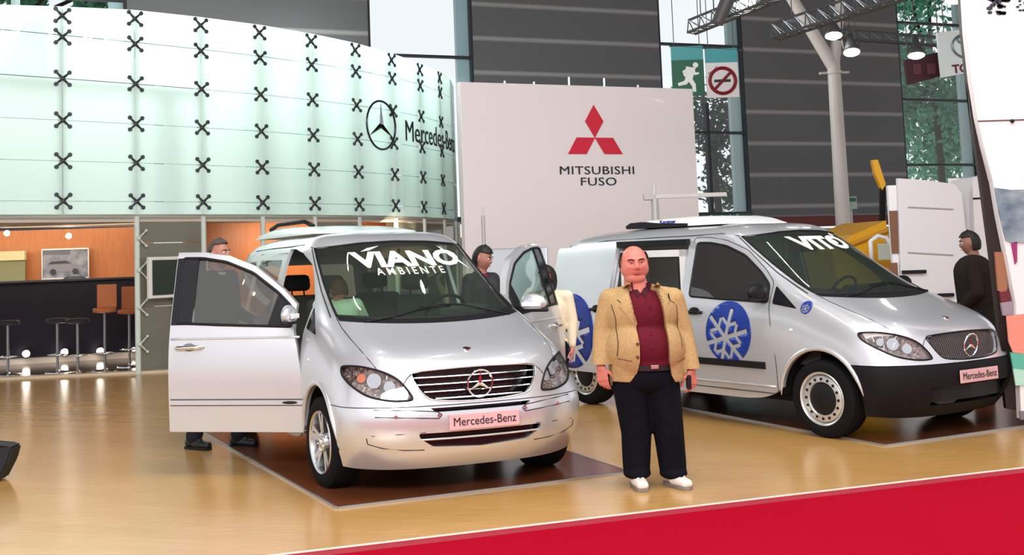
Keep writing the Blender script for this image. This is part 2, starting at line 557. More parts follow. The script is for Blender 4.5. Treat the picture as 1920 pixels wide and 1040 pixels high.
def make_wheel(parent, x, sgn, kind, steer=0):
    """tyre, rim and hub of one road wheel; the outside faces sgn*y"""
    wroot = None
    M = Matrix.Translation((x, sgn * .945, .335)) @ Matrix.Rotation(steer, 4, 'Z') @ Matrix.Rotation(-sgn * PI / 2, 4, 'X')
    bm = bmesh.new()
    prof = [(.215, -.20), (.255, -.225), (.30, -.225), (.327, -.205), (.335, -.17), (.335, -.055), (.327, -.02), (.30, 0.0), (.255, .004), (.222, -.012), (.222, -.02), (.214, -.19)]
    rings = []
    seg = 48
    for r, h in prof:
        rings.append([bm.verts.new((r * math.cos(2 * PI * k / seg), r * math.sin(2 * PI * k / seg), h)) for k in range(seg)])
    for i in range(len(rings)):
        A, B = rings[i], rings[(i + 1) % len(rings)]
        for k in range(seg): bm.faces.new((A[k], A[(k + 1) % seg], B[(k + 1) % seg], B[k]))
    for q in range(-2, 3):                       # tread grooves
        pass
    bmesh.ops.transform(bm, matrix=M, verts=bm.verts[:])
    tyre = from_bm('tyre', bm, rubber, parent, True, 40)
    bm = bmesh.new()
    if kind == 'alloy':
        add_lathe(bm, [(.222, -.19), (.224, -.02), (.232, -.004), (.226, .004), (.212, -.004), (.205, -.03), (.205, -.15)], None, 48)
        for k in range(5):
            for dd in (-.15, .15):
                a = 2 * PI * k / 5 + dd + .3
                a2 = 2 * PI * k / 5 + dd * .8 + .3
                p0 = Vector((.03 * math.cos(a2), .03 * math.sin(a2), -.025))
                p1 = Vector((.214 * math.cos(a), .214 * math.sin(a), -.008))
                t = (p1 - p0).normalized()
                n = Vector((-t.y, t.x, 0)).normalized()
                w0, w1 = .024, .017
                for hh in (0,):
                    A = [p0 - n * w0, p1 - n * w1, p1 + n * w1, p0 + n * w0]
                    add_prism(bm, A, (0, 0, -.04))
        add_lathe(bm, [(.075, -.05), (.07, -.012), (.05, -.004), (.045, -.004)], None, 24)
    else:
        add_lathe(bm, [(.222, -.19), (.224, -.02), (.232, -.004), (.226, .004), (.214, -.004), (.206, -.03), (.200, -.045), (.198, -.02), (.19, -.014), (.148, -.008), (.14, -.02), (.14, -.12)], None, 56)
    bmesh.ops.transform(bm, matrix=M, verts=bm.verts[:])
    rim = from_bm('rim', bm, alloy if kind == 'alloy' else steel, tyre, True, 30)
    bm = bmesh.new()
    if kind == 'alloy':
        add_lathe(bm, [(.03, -.03), (.03, .0), (.024, .004)], None, 20)
        for k in range(5):
            a = 2 * PI * k / 5 + .9
            add_cyl(bm, (.055 * math.cos(a), .055 * math.sin(a), -.02), (.055 * math.cos(a), .055 * math.sin(a), 0), .008, seg=8)
        bmesh.ops.transform(bm, matrix=M, verts=bm.verts[:])
        from_bm('hub_cap', bm, chrome, tyre, True, 40)
        bm = bmesh.new()                          # dark brake disc behind the spokes
        add_cyl(bm, (0, 0, -.10), (0, 0, -.085), .17, seg=32)
        bmesh.ops.transform(bm, matrix=M, verts=bm.verts[:])
        from_bm('brake_disc', bm, mat('cast_iron', (.10, .095, .09), .5, .8), tyre, True, 40)
    else:
        add_lathe(bm, [(.138, -.10), (.135, -.018), (.10, -.004), (.04, .0)], None, 40)
        for k in range(16):
            a = 2 * PI * k / 16
            c = Vector((.170 * math.cos(a), .170 * math.sin(a), -.02))
            add_cyl(bm, c, c + Vector((0, 0, .0145)), .0125, seg=12)
        bmesh.ops.transform(bm, matrix=M, verts=bm.verts[:])
        from_bm('hub_cap', bm, black_pl, tyre, True, 40)
    return tyre

def star(bm, M, r, tube=.08, prong=.16):
    add_tube(bm, [M @ Vector((r * math.cos(a), 0, r * math.sin(a))) for a in [2 * PI * k / 32 for k in range(32)]], r * tube, 8, True)
    for k in range(3):
        a = PI / 2 + 2 * PI * k / 3
        u, v = Vector((math.cos(a), 0, math.sin(a))), Vector((-math.sin(a), 0, math.cos(a)))
        tip = u * r
        base = [v * r * prong, -v * r * prong]
        ctr = [Vector((0, -r * .12, 0)), Vector((0, r * .05, 0))]
        vs = [bm.verts.new(M @ p) for p in (tip, base[0] * .9 + u * .02 * r, base[1] * .9 + u * .02 * r, ctr[0], ctr[1])]
        for t in ((0, 1, 3), (0, 3, 2), (0, 4, 1), (0, 2, 4), (1, 4, 3), (2, 3, 4)):
            bm.faces.new([vs[i] for i in t])

def build_van(kind, loc, rz, label):
    V = kind == 'viano'
    root = thing('passenger_van' if V else 'panel_van', label, 'van', (*loc, 0), rz)
    # ---- body shell
    cut = [prism_x(WS, -1.6, .25)]
    for s in (-1, 1):
        for cx in (0, -3.2):
            b = bmesh.new()
            add_cyl(b, (cx, s * .62, .335), (cx, s * 1.2, .335), .415, seg=48)
            cut.append(b)
        cut.append(prism_y(round_poly(grow(QWIN, .0), .02), s * .5, s * 1.2))
        if V:
            cut.append(prism_y(DOOR, s * .62, s * 1.2))
            if s < 0: cut.append(prism_x(round_poly([(-.58, 1.12), (.58, 1.12), (.52, 1.62), (-.52, 1.62)], .05), -4.2, -3.5))
            cut.append(prism_y(round_poly(SWIN, .05), s * .5, s * 1.2))
            cut.append(prism_y(round_poly(RWIN, .05), s * .5, s * 1.2))
        else:
            cut.append(prism_y(round_poly(grow(DWIN, .003), .04), s * .5, s * 1.2))
            if s < 0: cut.append(prism_y(round_poly(SLIDE, .04), s * .5, s * 1.2))
        cut.append(lamp_prism(s, .006))
    cut.append(prism_x(GR, .55, 1.1))
    ZB = .648
    # bumper zone removed from the body and made its own part
    bump_out = [(.02, -1.3), (1.2, -1.3), (1.2, 1.3), (.02, 1.3)]
    cutb = prism_z(bump_out, 0, ZB)
    body = boolean(shell(.03), cut + [cutb])
    b = new_obj('body', smooth_me(body), [silver], root)
    # dark underfloor and inner lining
    bm = bmesh.new()
    add_box(bm, (-3.75, -.80, .26), (.45, .80, .40), .03)
    add_box(bm, (-3.0, -.86, .40), (-.50, .86, .46), .01)
    add_box(bm, (.05, -.55, .32), (.62, .55, .86), .05)
    from_bm('underfloor', bm, dark_in, root)
    for x in (0, -3.2):                       # wheel housings
        for s in (-1, 1):
            bm = bmesh.new()
            seg = 20
            A = [[bm.verts.new((x + r_ * math.cos(PI * k / seg), y, .335 + r_ * math.sin(PI * k / seg))) for k in range(seg + 1)] for y, r_ in ((s * .93, .425), (s * .60, .425), (s * .60, .0001))]
            for P_, Q_ in zip(A, A[1:]):
                for k in range(seg): bm.faces.new((P_[k], P_[k + 1], Q_[k + 1], Q_[k]))
            from_bm('wheel_housing', bm, dark_in, root)
            # rolled lip round the arch
            bm = bmesh.new()
            pts = []
            for k in range(25):
                a = R(8 + 172 * k / 24)
                xx, zz = x + .432 * math.cos(a), .335 + .432 * math.sin(a)
                pts.append(on_side(xx, zz, s, .0))
            add_tube(bm, pts, [.020 * min(1, (k + 1) / 4, (25 - k) / 4) for k in range(25)], 10)
            from_bm('wheel_arch', bm, silver, root, True)
    # ---- front bumper
    bm = bmesh.new()
    keep = prism_z([(.03, -1.3), (1.2, -1.3), (1.2, 1.3), (.03, 1.3)], 0, ZB - .006)
    bp = boolean(shell(.03), [keep], 'INTERSECT')
    cuts = []
    for s in (-1, 1):
        bb = bmesh.new()
        add_cyl(bb, (0, s * .62, .335), (0, s * 1.2, .335), .415, seg=48)
        cuts.append(bb)
    if V:
        cuts.append(prism_x([(-.38, .630), (.38, .630), (.35, .602), (-.35, .602)], .6, 1.1))
        cuts.append(prism_x(round_poly([(-.47, .462), (.47, .462), (.455, .425), (.36, .365), (0, .345), (-.36, .365), (-.455, .425)], .02), .6, 1.1))
    else:
        cuts.append(prism_x([(-.55, .46), (.55, .46), (.5, .30), (-.5, .30)], .6, 1.1))
    bp = boolean(bp, cuts)
    fb = new_obj('front_bumper', smooth_me(bp), [silver if V else mat('dark_bumper', (.009, .008, .010), .7, spec=.2)], root)
    if not V: fb['label'] = 'unpainted black lower bumper'
    # backing inside the bumper holes
    bm = bmesh.new()
    for y0, y1, z0, z1, xb in ((-.5, .5, .33, .64, .80),):
        P_ = [(.70, -.62), (.775, -.40), (.80, 0), (.775, .40), (.70, .62), (.60, .62), (.60, -.62)]
        add_prism(bm, [(x, y, .33) for x, y in P_], (0, 0, .31))
    from_bm('air_intake', bm, gloss_black if V else black_pl, fb)
    if V:
        for s in (-1, 1):                     # rubbing strip, seams, fog recess, sensors
            bm = bmesh.new()
            top = [(s * y, z) for y, z in ((.32, .603), (.45, .612), (.62, .624), (.75, .628))]
            def ring(pl):
                return [on_front(y, z, .001) for y, z in pl]
            pl = ring([(s * .75, .632), (s * .62, .627), (s * .45, .616), (s * .34, .606), (s * .305, .585), (s * .33, .560), (s * .45, .568), (s * .62, .578), (s * .75, .584)])
            tail_t = [on_diag((x, -.9, z), 1, 0) for x, z in ((.56, .634), (.50, .636))]
            add_tube(bm, dense(pl, 3), .0035, 6)
            from_bm('bumper_seam', bm, seam_m, fb)
            bm = bmesh.new()
            add_tube(bm, dense([on_front(s * y, z, .0) for y, z in ((.77, .456), (.60, .463), (.42, .468))] , 3), .003, 6)
            add_tube(bm, dense([on_front(s * y, z, .0) for y, z in ((.80, .44), (.79, .40), (.70, .37), (.55, .350), (.42, .345))], 3), .004, 6)
            from_bm('bumper_seam', bm, seam_m, fb)
            bm = bmesh.new()
            for y, z in ((.33, .583), (.62, .583)):
                p = on_front(s * y, z)
                add_cyl(bm, p - Vector((.01, 0, 0)), p + Vector((.006, 0, 0)), .013, seg=14)
            from_bm('parking_sensor', bm, alloy, fb, True, 40)
        bm = bmesh.new()
        add_tube(bm, dense([on_front(y, .418, -.004) for y in (-.46, -.25, 0, .25, .46)], 4), .007, 6)
        from_bm('intake_bar', bm, silver, fb)
    # ---- number plate
    pl = [on_front(y, .528, .0) for y in (0,)][0]
    bm = bmesh.new()
    add_box(bm, (pl.x + .004, -.265, .475), (pl.x + .016, .265, .582), .004)
    pp = from_bm('number_plate', bm, plate_m, root)
    if not V: pp['label'] = 'dusky pink number plate'
    me = text_mesh('Mercedes-Benz', .083, .93, 0, .002)
    me.transform(Matrix.Translation((pl.x + .018, 0, .528)) @ Matrix.Rotation(PI / 2, 4, 'Z'))
    new_obj('lettering', me, [ink], pp)
    # ---- grille
    bm = bmesh.new()
    P_ = [(.62, -.50), (.70, -.42), (.745, -.25), (.755, 0), (.745, .25), (.70, .42), (.62, .50), (.5, .50), (.5, -.50)]
    add_prism(bm, [(x, y, .655) for x, y in P_], (0, 0, .24))
    g = from_bm('grille', bm, gloss_black if V else mat('grille_grey', (.045, .04, .04), .5), root)
    bm = bmesh.new()
    GRS = smooth_poly(GR, 3)
    add_tube(bm, [on_front(y, z, -.002) for y, z in GRS], .006, 8, True)
    from_bm('grille_surround', bm, chrome if V else black_pl, g, True)
    if V:
        for z in (.833, .785, .737, .690):
            hw = .462 - max(0, (.80 - z)) * .9
            if z < .70: hw = .33
            ys = [-hw + 2 * hw * k / 16 for k in range(17)]
            bm = bmesh.new()
            A = []
            for y in ys:
                p = on_front(y, z, -.012)
                A.append([bm.verts.new(p + Vector((dx, 0, dz))) for dx, dz in ((0, .0035), (.004, -.001), (0, -.0055), (-.03, -.0035), (-.03, .002))])
            for a_, b_ in zip(A, A[1:]):
                for k in range(5): bm.faces.new((a_[k], a_[(k + 1) % 5], b_[(k + 1) % 5], b_[k]))
            bm.faces.new(A[0]); bm.faces.new(A[-1][::-1])
            from_bm('grille_bar', bm, chrome, g)
    else:
        bm = bmesh.new()
        for i in range(17):
            z = .672 + i * .0125
            hw = .46 - max(0, (.79 - z)) * 1.1
            add_tube(bm, [on_front(y, z, -.022) for y in [-hw + 2 * hw * k / 8 for k in range(9)]], .0022, 4)
        for i in range(36):
            y = -.44 + i * .88 / 35
            z0 = .668 if abs(y) < .34 else .73
            add_tube(bm, [on_front(y, z0, -.022), on_front(y, .80, -.022), on_front(y, .872, -.022)], .0022, 4)
        from_bm('grille_mesh', bm, mat('mesh_grey', (.12, .10, .10), .5), g)
    sc = on_front(0, .775, .008)
    bm = bmesh.new()
    star(bm, Matrix.Translation(sc) @ Matrix.Rotation(-PI / 2, 4, 'Z') @ Matrix.Rotation(R(-8), 4, 'X'), .095, .075)
    from_bm('star_emblem', bm, chrome, g, True, 30)
    bm = bmesh.new()
    e = on_top(.60, 0, 0)
    add_cyl(bm, e - Vector((0, 0, .004)), e + Vector((.002, 0, .005)), .030, seg=24)
    from_bm('hood_badge', bm, chrome, root, True, 40)
    # ---- headlights
    for s in (-1, 1):
        d = Vector((1, .6 * s, .12)).normalized()
        hl = boolean(shell(.010), [lamp_prism(s, -.004)], 'INTERSECT')
        h = new_obj('headlight', smooth_me(hl), [lens_m], root)
        pts = [on_diag((x, y, z), 1, -.055) if s < 0 else on_diag((x, y, z), 1, -.055) for x, y, z in HL]
        if s > 0: pts = [Vector((p.x, -p.y, p.z)) for p in pts]
        rim_ = [on_diag((x, y, z), 1, -.004) for x, y, z in HL]
        if s > 0: rim_ = [Vector((p.x, -p.y, p.z)) for p in rim_]
        bm = bmesh.new()
        A = [bm.verts.new(p) for p in pts]
        B = [bm.verts.new(p) for p in rim_]
        n = len(A)
        c = bm.verts.new(sum(pts, Vector()) / n - d * .02)
        for i in range(n):
            bm.faces.new((A[i], A[(i + 1) % n], B[(i + 1) % n], B[i]))
            bm.faces.new((A[(i + 1) % n], A[i], c))
        bmesh.ops.subdivide_edges(bm, edges=bm.edges[:], cuts=3, use_grid_fill=True)
        from_bm('reflector', bm, refl_m, h, True, 30)
        bm = bmesh.new()
        add_tube(bm, [p + d * .006 for p in smooth_poly([tuple(p) for p in rim_], 4) and [Vector(q) for q in smooth_poly([tuple(p) for p in rim_], 4)]], .0075, 8, True)
        from_bm('lamp_gasket', bm, black_pl, h, True)
        cc = sum(pts, Vector()) / n
        for k, (dx, dy, dz, rr) in enumerate(((0, 0, .012, .048), (.07, .09, -.03, .038), (-.07, -.07, .03, .030))):
            bm = bmesh.new()
            q = cc + Vector((dx, -dy * s, dz)) + d * .005
            T = Matrix.Translation(q) @ d.to_track_quat('Z', 'Y').to_matrix().to_4x4()
            add_lathe(bm, [(rr * .25, -.015), (rr * .8, .0), (rr, .018), (rr * 1.08, .019)], T, 24)
            if V and k == 2 and s < 0:
                from_bm('indicator_bulb', bm, amber_m, h, True, 50)
            else:
                from_bm('lamp_bowl', bm, chrome, h, True, 50)
    # ---- windscreen, cowl, wipers
    wsm = boolean(shell(.008), [prism_x(grow(WS, -.004), -1.6, .25)], 'INTERSECT')
    wo = new_obj('windscreen', smooth_me(wsm), [wsglass if V else glass_mat('vito_windscreen', (.62, .72, .66), .12) if 'vito_windscreen' not in MATS else MATS['vito_windscreen']], root)
    bm = bmesh.new()
    add_tube(bm, [on_front(y, z, -.002) for y, z in dense([(p[0], p[1], 0) for p in WS] + [(WS[0][0], WS[0][1], 0)], 3) and [(q.x, q.y) for q in dense([(p[0], p[1], 0) for p in WS] + [(WS[0][0], WS[0][1], 0)], 3)]], .010, 6)
    from_bm('windscreen_seal', bm, black_pl, wo)
    bm = bmesh.new()                           # black cowl between bonnet and glass
    rows = []
    for k in range(25):
        y = -.74 + 1.48 * k / 24
        zb = 1.172 + .035 * (abs(y) / .74) ** 2
        rows.append([bm.verts.new(on_front(y, zb, .006)), bm.verts.new(on_front(y, zb + .04, .006)), bm.verts.new(on_front(y, zb + .045, -.03)), bm.verts.new(on_front(y, zb, -.03))])
    for a_, b_ in zip(rows, rows[1:]):
        for k in range(4): bm.faces.new((a_[k], a_[(k + 1) % 4], b_[(k + 1) % 4], b_[k]))
    bm.faces.new(rows[0]); bm.faces.new(rows[-1][::-1])
    from_bm('cowl', bm, black_pl, root)
    for path in (([(-.58, 1.20), (-.35, 1.225), (-.08, 1.275), (.15, 1.285)],), ([(.62, 1.20), (.42, 1.25), (.2, 1.295), (-.10, 1.285)],)):
        bm = bmesh.new()
        pts = [on_front(y, z, .022) for y, z in smooth_poly(path[0], 4, False)]
        add_tube(bm, pts, [.011] + [.008] * (len(pts) - 1), 6)
        from_bm('wiper', bm, black_pl, root, True)
    # ---- bonnet seams
    for s in (-1, 1):
        bm = bmesh.new()
        pts = [on_top(x, s * y, .0) for x, y in ((-.17, .745), (0, .755), (.2, .75), (.4, .735), (.52, .715), (.60, .69))]
        add_tube(bm, dense(pts, 2), .0035, 6)
        pts = [on_front(s * y, z, 0) for y, z in ((.545, .79), (.51, .835), (.478, .86))]
        add_tube(bm, pts, .0035, 6)
        from_bm('bonnet_seam', bm, seam_m, root)
        bm = bmesh.new()                       # roof ditch
        add_tube(bm, [on_top(x, s * y, -.001) for x, y in ((-1.10, .66), (-1.3, .685), (-1.6, .70), (-2.3, .71), (-3.0, .70), (-3.6, .67))], .006, 6)
        from_bm('roof_seam', bm, seam_m, root)
        bm = bmesh.new()
        add_tube(bm, dense([on_front(s * y, z, 0) for y, z in ((.775, 1.23), (.74, 1.42), (.70, 1.62), (.67, 1.76))], 3), .005, 6)
        from_bm('pillar_seam', bm, seam_m, root)
        # quarter glass in front of the door
        qg = boolean(shell(.010), [prism_y(round_poly(grow(QWIN, -.002), .02), s * .5, s * 1.2)], 'INTERSECT')
        new_obj('quarter_window', smooth_me(qg), [MATS.get('q_black') or mat('q_black', (.012, .012, .014), .08)], root)
    # ---- wheels
    for x, st in ((0, R(4) if V else 0), (-3.2, 0)):
        for s in (-1, 1):
            make_wheel(root, x, s, 'alloy' if V else 'steel', st)
    # ---- doors, side glass
    hx = -.50
    for s in (-1, 1):
        T = Matrix.Translation((-hx, -s * .93, 0))
        if V:
            panel = boolean(boolean(shell(.045), [prism_y(grow(DOOR, -.005), s * .62, s * 1.2)], 'INTERSECT'), [prism_y(round_poly(DWIN, .03), s * .4, s * 1.3)])
            panel.transform(T)
            dr = new_obj('front_door', smooth_me(panel), [silver], root)
            dr.location = (hx, s * .93, 0)
            dr.rotation_euler = (0, 0, R(56) if s < 0 else R(-47))
            gm = dkglass if s < 0 else ltglass
            gl = boolean(shell(.008, out=-.012), [prism_y(round_poly(grow(DWIN, .012), .03), s * .4, s * 1.2)], 'INTERSECT')
            gl.transform(T)
            new_obj('door_window', smooth_me(gl), [gm], dr)
            # dark window frame band at the rear (pillar trim) and seal
            bm = bmesh.new()
            zs = (1.185, 1.35, 1.5, 1.62, 1.72)
            x0 = -1.44
            A = []
            for z in zs:
                A.append([bm.verts.new(on_side(x, z, s, .003)) for x in (x0, -1.62)] + [bm.verts.new(on_side(x, z, s, -.02)) for x in (-1.62, x0)])
            for a_, b_ in zip(A, A[1:]):
                for k in range(4): bm.faces.new((a_[k], a_[(k + 1) % 4], b_[(k + 1) % 4], b_[k]))
            bm.faces.new(A[0]); bm.faces.new(A[-1][::-1])
            bmesh.ops.transform(bm, matrix=T, verts=bm.verts[:])
            from_bm('pillar_trim', bm, gloss_black, dr)
            bm = bmesh.new()
            dwin = round_poly(DWIN, .03)
            add_tube(bm, [T @ on_side(x, z, s, .0) for x, z in dwin], .012, 8, True)
            from_bm('window_seal', bm, black_pl, dr, True)
            bm = bmesh.new()                   # black sail panel ahead of the glass
            add_prism(bm, [T @ on_side(x, z, s, .004) for x, z in ((-.60, 1.17), (-.60, 1.30), (-.74, 1.41), (-.80, 1.17))], (0, -s * .03, 0))
            from_bm('sail_panel', bm, black_pl, dr)
            bm = bmesh.new()                   # inner trim
            me_ = None
            add_prism(bm, [T @ Vector((x, s * .86, z)) for x, z in ((-.56, .42), (-.58, 1.12), (-1.58, 1.14), (-1.58, .42))], (0, -s * .03, 0))
            from_bm('inner_trim', bm, mat('door_trim_grey', (.12, .12, .12), .7), dr)
            # handle, side moulding
            bm = bmesh.new()
            hpts = [T @ on_side(x, .955 if 0 else z, s, o_) for x, z, o_ in ((-1.565, 1.005, .004), (-1.54, 1.006, .028), (-1.47, 1.008, .034), (-1.40, 1.01, .034), (-1.35, 1.012, .026), (-1.325, 1.013, .004))]
            add_tube(bm, hpts, [.014, .018, .018, .018, .017, .013], 10)
            from_bm('door_handle', bm, chrome, dr, True)
            bm = bmesh.new()
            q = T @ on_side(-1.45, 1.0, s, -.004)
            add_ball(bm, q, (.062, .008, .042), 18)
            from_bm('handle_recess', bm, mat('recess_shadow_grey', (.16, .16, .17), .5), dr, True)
            bm = bmesh.new()
            for zc, hh, o_ in ((.575, .022, .010),):
                rows = []
                for k in range(17):
                    x = -.50 - 1.11 * k / 16
                    rows.append([bm.verts.new(T @ (on_side(x, zc + dz, s, oo))) for dz, oo in ((hh, -.004), (hh * .8, o_), (-hh * .8, o_ * 1.2), (-hh, -.004))])
                for a_, b_ in zip(rows, rows[1:]):
                    for k in range(3): bm.faces.new((a_[k], a_[k + 1], b_[k + 1], b_[k]))
                bm.faces.new(rows[0]); bm.faces.new(rows[-1][::-1])
            mo = from_bm('side_moulding', bm, silver, dr, True, 40)
            bm = bmesh.new()
            add_tube(bm, [T @ on_side(-.50 - 1.11 * k / 10, .553, s, .003) for k in range(11)], .0035, 6)
            add_tube(bm, [T @ on_side(-.50 - 1.11 * k / 10, .600, s, .003) for k in range(11)], .003, 6)
            from_bm('moulding_edge', bm, seam_m, mo)
            bm = bmesh.new()
            q = T @ on_side(-.60, .575, s, .012)
            add_ball(bm, q, (.065, .005, .012), 16)
            from_bm('moulding_badge', bm, gloss_black, mo)
            bm = bmesh.new()                   # swage line
            add_tube(bm, [T @ on_side(-.53 - 1.08 * k / 12, 1.075 - .0 * k, s, -.002) for k in range(13)], .010, 8)
            from_bm('swage_line', bm, silver, dr, True)
        else:
            if s < 0:
                gl = boolean(shell(.008), [prism_y(round_poly(DWIN, .04), s * .4, s * 1.2)], 'INTERSECT')
                new_obj('door_window', smooth_me(gl), [mat('v_dark_glass', (.015, .015, .017), .06) if 0 else (MATS.get('vito_side_glass') or glass_mat('vito_side_glass', (.25, .24, .24), .5))], root)
            else:
                gl = boolean(shell(.008), [prism_y(round_poly(DWIN, .04), s * .4, s * 1.2)], 'INTERSECT')
                new_obj('door_window', smooth_me(gl), [ltglass], root)
            bm = bmesh.new()
            add_tube(bm, [on_side(x, z, s, -.001) for x, z in round_poly(DOOR, .04)], .004, 6, True)
            ds = from_bm('door_seam', bm, seam_m, root)
            bm = bmesh.new()
            add_tube(bm, [on_side(x, z, s, .0) for x, z in round_poly(grow(DWIN, .004), .04)], .010, 6, True)
            from_bm('window_seal', bm, black_pl, root)
            bm = bmesh.new()
            hp = [on_side(x, 1.045, s, o_) for x, o_ in ((-1.60, .003), (-1.57, .03), (-1.50, .036), (-1.42, .03), (-1.38, .003))]
            add_tube(bm, hp, [.014, .018, .018, .017, .013], 10)
            add_ball(bm, on_side(-1.49, 1.05, s, -.002), (.075, .008, .045), 16)
            from_bm('door_handle', bm, black_pl, root, True)
            rows = []
            bm = bmesh.new()
            for k in range(15):
                x = -.60 - .98 * k / 14
                rows.append([bm.verts.new(on_side(x, .583 + dz, s, oo)) for dz, oo in ((.034, -.004), (.028, .014), (-.028, .016), (-.034, -.004))])
            for a_, b_ in zip(rows, rows[1:]):
                for k in range(3): bm.faces.new((a_[k], a_[k + 1], b_[k + 1], b_[k]))
            bm.faces.new(rows[0]); bm.faces.new(rows[-1][::-1])
            from_bm('side_moulding', bm, black_pl, root, True, 40)
            bm = bmesh.new()
            add_tube(bm, [on_side(-.50 - 1.15 * k / 10, .40, s, .004) for k in range(11)], .009, 8)
            from_bm('sill_strip', bm, silver, root, True)
        # swage line behind the front arch and mirror
        bm = bmesh.new()
        q = on_side(-.30, .915, s, .0)
        add_ball(bm, q, (.022, .008, .014), 14)
        from_bm('side_indicator', bm, mat('clear_lens', (.8, .8, .8), .1), root, True)
        bm = bmesh.new()
        base = on_side(-.66, 1.20, s, 0)
        if V: base = T @ base
        m0 = base + Vector((.10, s * .19, .055))
        add_ball(bm, m0, (.055, .12, .078), 24)
        for v in bm.verts:
            if v.co.x < m0.x - .03: v.co.x = m0.x - .03
            dz = v.co.z - m0.z
            if dz < -.05: v.co.z = m0.z - .05
        mir = from_bm('door_mirror', bm, silver if V else black_pl, (dr if V else root), True, 50)
        bm = bmesh.new()
        add_box(bm, m0 + Vector((-.028, -.13, -.075)), m0 + Vector((.030, .13, -.045)), .012)
        add_tube(bm, [base + Vector((-.02, -s * .02, .0)), base + Vector((.03, s * .05, .0)), m0 + Vector((-.0, -s * .06, -.045))], [.03, .025, .028], 8)
        from_bm('mirror_foot', bm, black_pl, mir, True, 40)
        if V:
            bm = bmesh.new()
            add_box(bm, m0 + Vector((.046, -.085, -.028)), m0 + Vector((.058, .085, .008)), .005)
            ml = from_bm('mirror_sticker', bm, white_v, mir)
    # ---- rear side windows
    if V:
        for s in (-1, 1):
            for pts, nm in ((SWIN, 'sliding_door_window'), (RWIN, 'rear_side_window')):
                gl = boolean(shell(.008), [prism_y(round_poly(grow(pts, -.003), .05), s * .4, s * 1.2)], 'INTERSECT')
                new_obj(nm, smooth_me(gl), [dkglass if s < 0 else ltglass], root)
            bm = bmesh.new()
            add_tube(bm, [on_side(x, z, s, 0) for x, z in ((-1.665, .36), (-1.665, 1.74), (-2.70, 1.74), (-2.70, .36))], .004, 6, True)
            from_bm('sliding_door_seam', bm, seam_m, root)
            bm = bmesh.new()
            for k in range(1):
                add_tube(bm, [on_side(-1.72 - .9 * k_ / 8, .575, s, .006) for k_ in range(9)], .018, 8)
            from_bm('side_moulding', bm, silver, root, True)
    else:
        # sliding door slid back along the right flank
        sd = boolean(shell(.05), [prism_y(round_poly(grow(SLIDE, -.006), .04), -.62, -1.2)], 'INTERSECT')
        sd.transform(Matrix.Translation((-1.02, -.065, .0)))
        sdo = new_obj('sliding_door', smooth_me(sd), [silver], root)
        sdo['label'] = 'silver sliding door pushed back along the flank'
        bm = bmesh.new()
        off = Vector((-1.02, -.068, 0))
        hp = [on_side(x, 1.045, -1, o_) + off for x, o_ in ((-1.96, .003), (-1.93, .03), (-1.86, .036), (-1.80, .03), (-1.76, .003))]
        add_tube(bm, hp, [.014, .018, .018, .017, .013], 10)
        add_ball(bm, on_side(-1.86, 1.05, -1, 0) + off, (.075, .008, .045), 16)
        from_bm('door_handle', bm, black_pl, sdo, True)
        # white liner frame and pale insulated load box seen through the opening
        bm = bmesh.new()
        def frame(x0, x1, z0, z1, y0, y1, t):
            add_box(bm, (x0, y0, z0), (x0 + t, y1, z1))
            add_box(bm, (x1 - t, y0, z0), (x1, y1, z1))
            add_box(bm, (x0, y0, z1 - t), (x1, y1, z1))
            add_box(bm, (x0, y0, z0), (x1, y1, z0 + t))
        frame(-2.68, -1.72, .42, 1.66, -.80, -.72, .07)
        from_bm('door_frame_liner', bm, white_m, root)
        bm = bmesh.new()
        frame(-2.60, -1.80, .50, 1.60, -.79, -.70, .022)
        from_bm('door_gasket', bm, black_pl, root)
        bm = bmesh.new()
        add_box(bm, (-3.7, .55, .46), (-1.60, .60, 1.76))
        add_box(bm, (-1.66, -.68, .46), (-1.62, .6, 1.76))
        add_box(bm, (-3.75, -.66, .46), (-3.70, .6, 1.76))
        add_box(bm, (-3.7, -.66, 1.74), (-1.62, .6, 1.78))
        add_box(bm, (-3.7, -.66, .46), (-1.62, .6, .50))
        from_bm('load_liner', bm, mat('liner_grey', (.62, .64, .63), .5), root)
        # door rail
        bm = bmesh.new()
        add_box(bm, (-2.74, -.80, 1.70), (-1.68, -.74, 1.765), .006)
        from_bm('door_rail', bm, black_pl, root)
        # rear barn door standing open
        bm = bmesh.new()
        add_box(bm, (-.02, 0, .40), (.03, .84, 1.74), .02)
        bd = from_bm('rear_door', bm, silver, root, True, 40)
        bd.location = (-3.87, -.86, 0)
        bd.rotation_euler = (0, 0, R(112))
        bm = bmesh.new()
        add_tube(bm, [(.036, .06, 1.66), (.036, .78, 1.66), (.036, .78, 1.0), (.036, .06, 1.0)], .006, 6, True)
        from_bm('door_gasket', bm, black_pl, bd)
        # blue snow crystal badges on the flank
        def snow(cx, cz, rad, parent, move=(0, 0, 0), fl=1, cover=None):
            disc = [(cx + rad * math.cos(2 * PI * k / 48), cz + rad * 1.02 * math.sin(2 * PI * k / 48)) for k in range(48)]
            me = boolean(shell(.006, out=.004), [prism_y(disc, -.6, -1.25)], 'INTERSECT')
            arms = [prism_y(p, -.5, -1.3) for p in flake(cx - rad * .12, cz - rad * .18, rad * .88)]
            me = boolean(me, arms)
            me.transform(Matrix.Translation(move))
            new_obj('snow_crystal_badge', me, [blue_d], parent)
        snow(-1.04, .868, .285, root)
        snow(-2.30, .80, .40, sdo, (-1.02, -.067, 0))
        snow(-.17, 1.115, .055, root)
        # roof refrigeration unit
        bm = bmesh.new()
        prof = [(-2.78, 1.90), (-2.74, 1.955), (-2.62, 1.985), (-2.3, 1.995), (-1.95, 2.0), (-1.78, 1.99), (-1.62, 1.965), (-1.50, 1.915)]
        rows = []
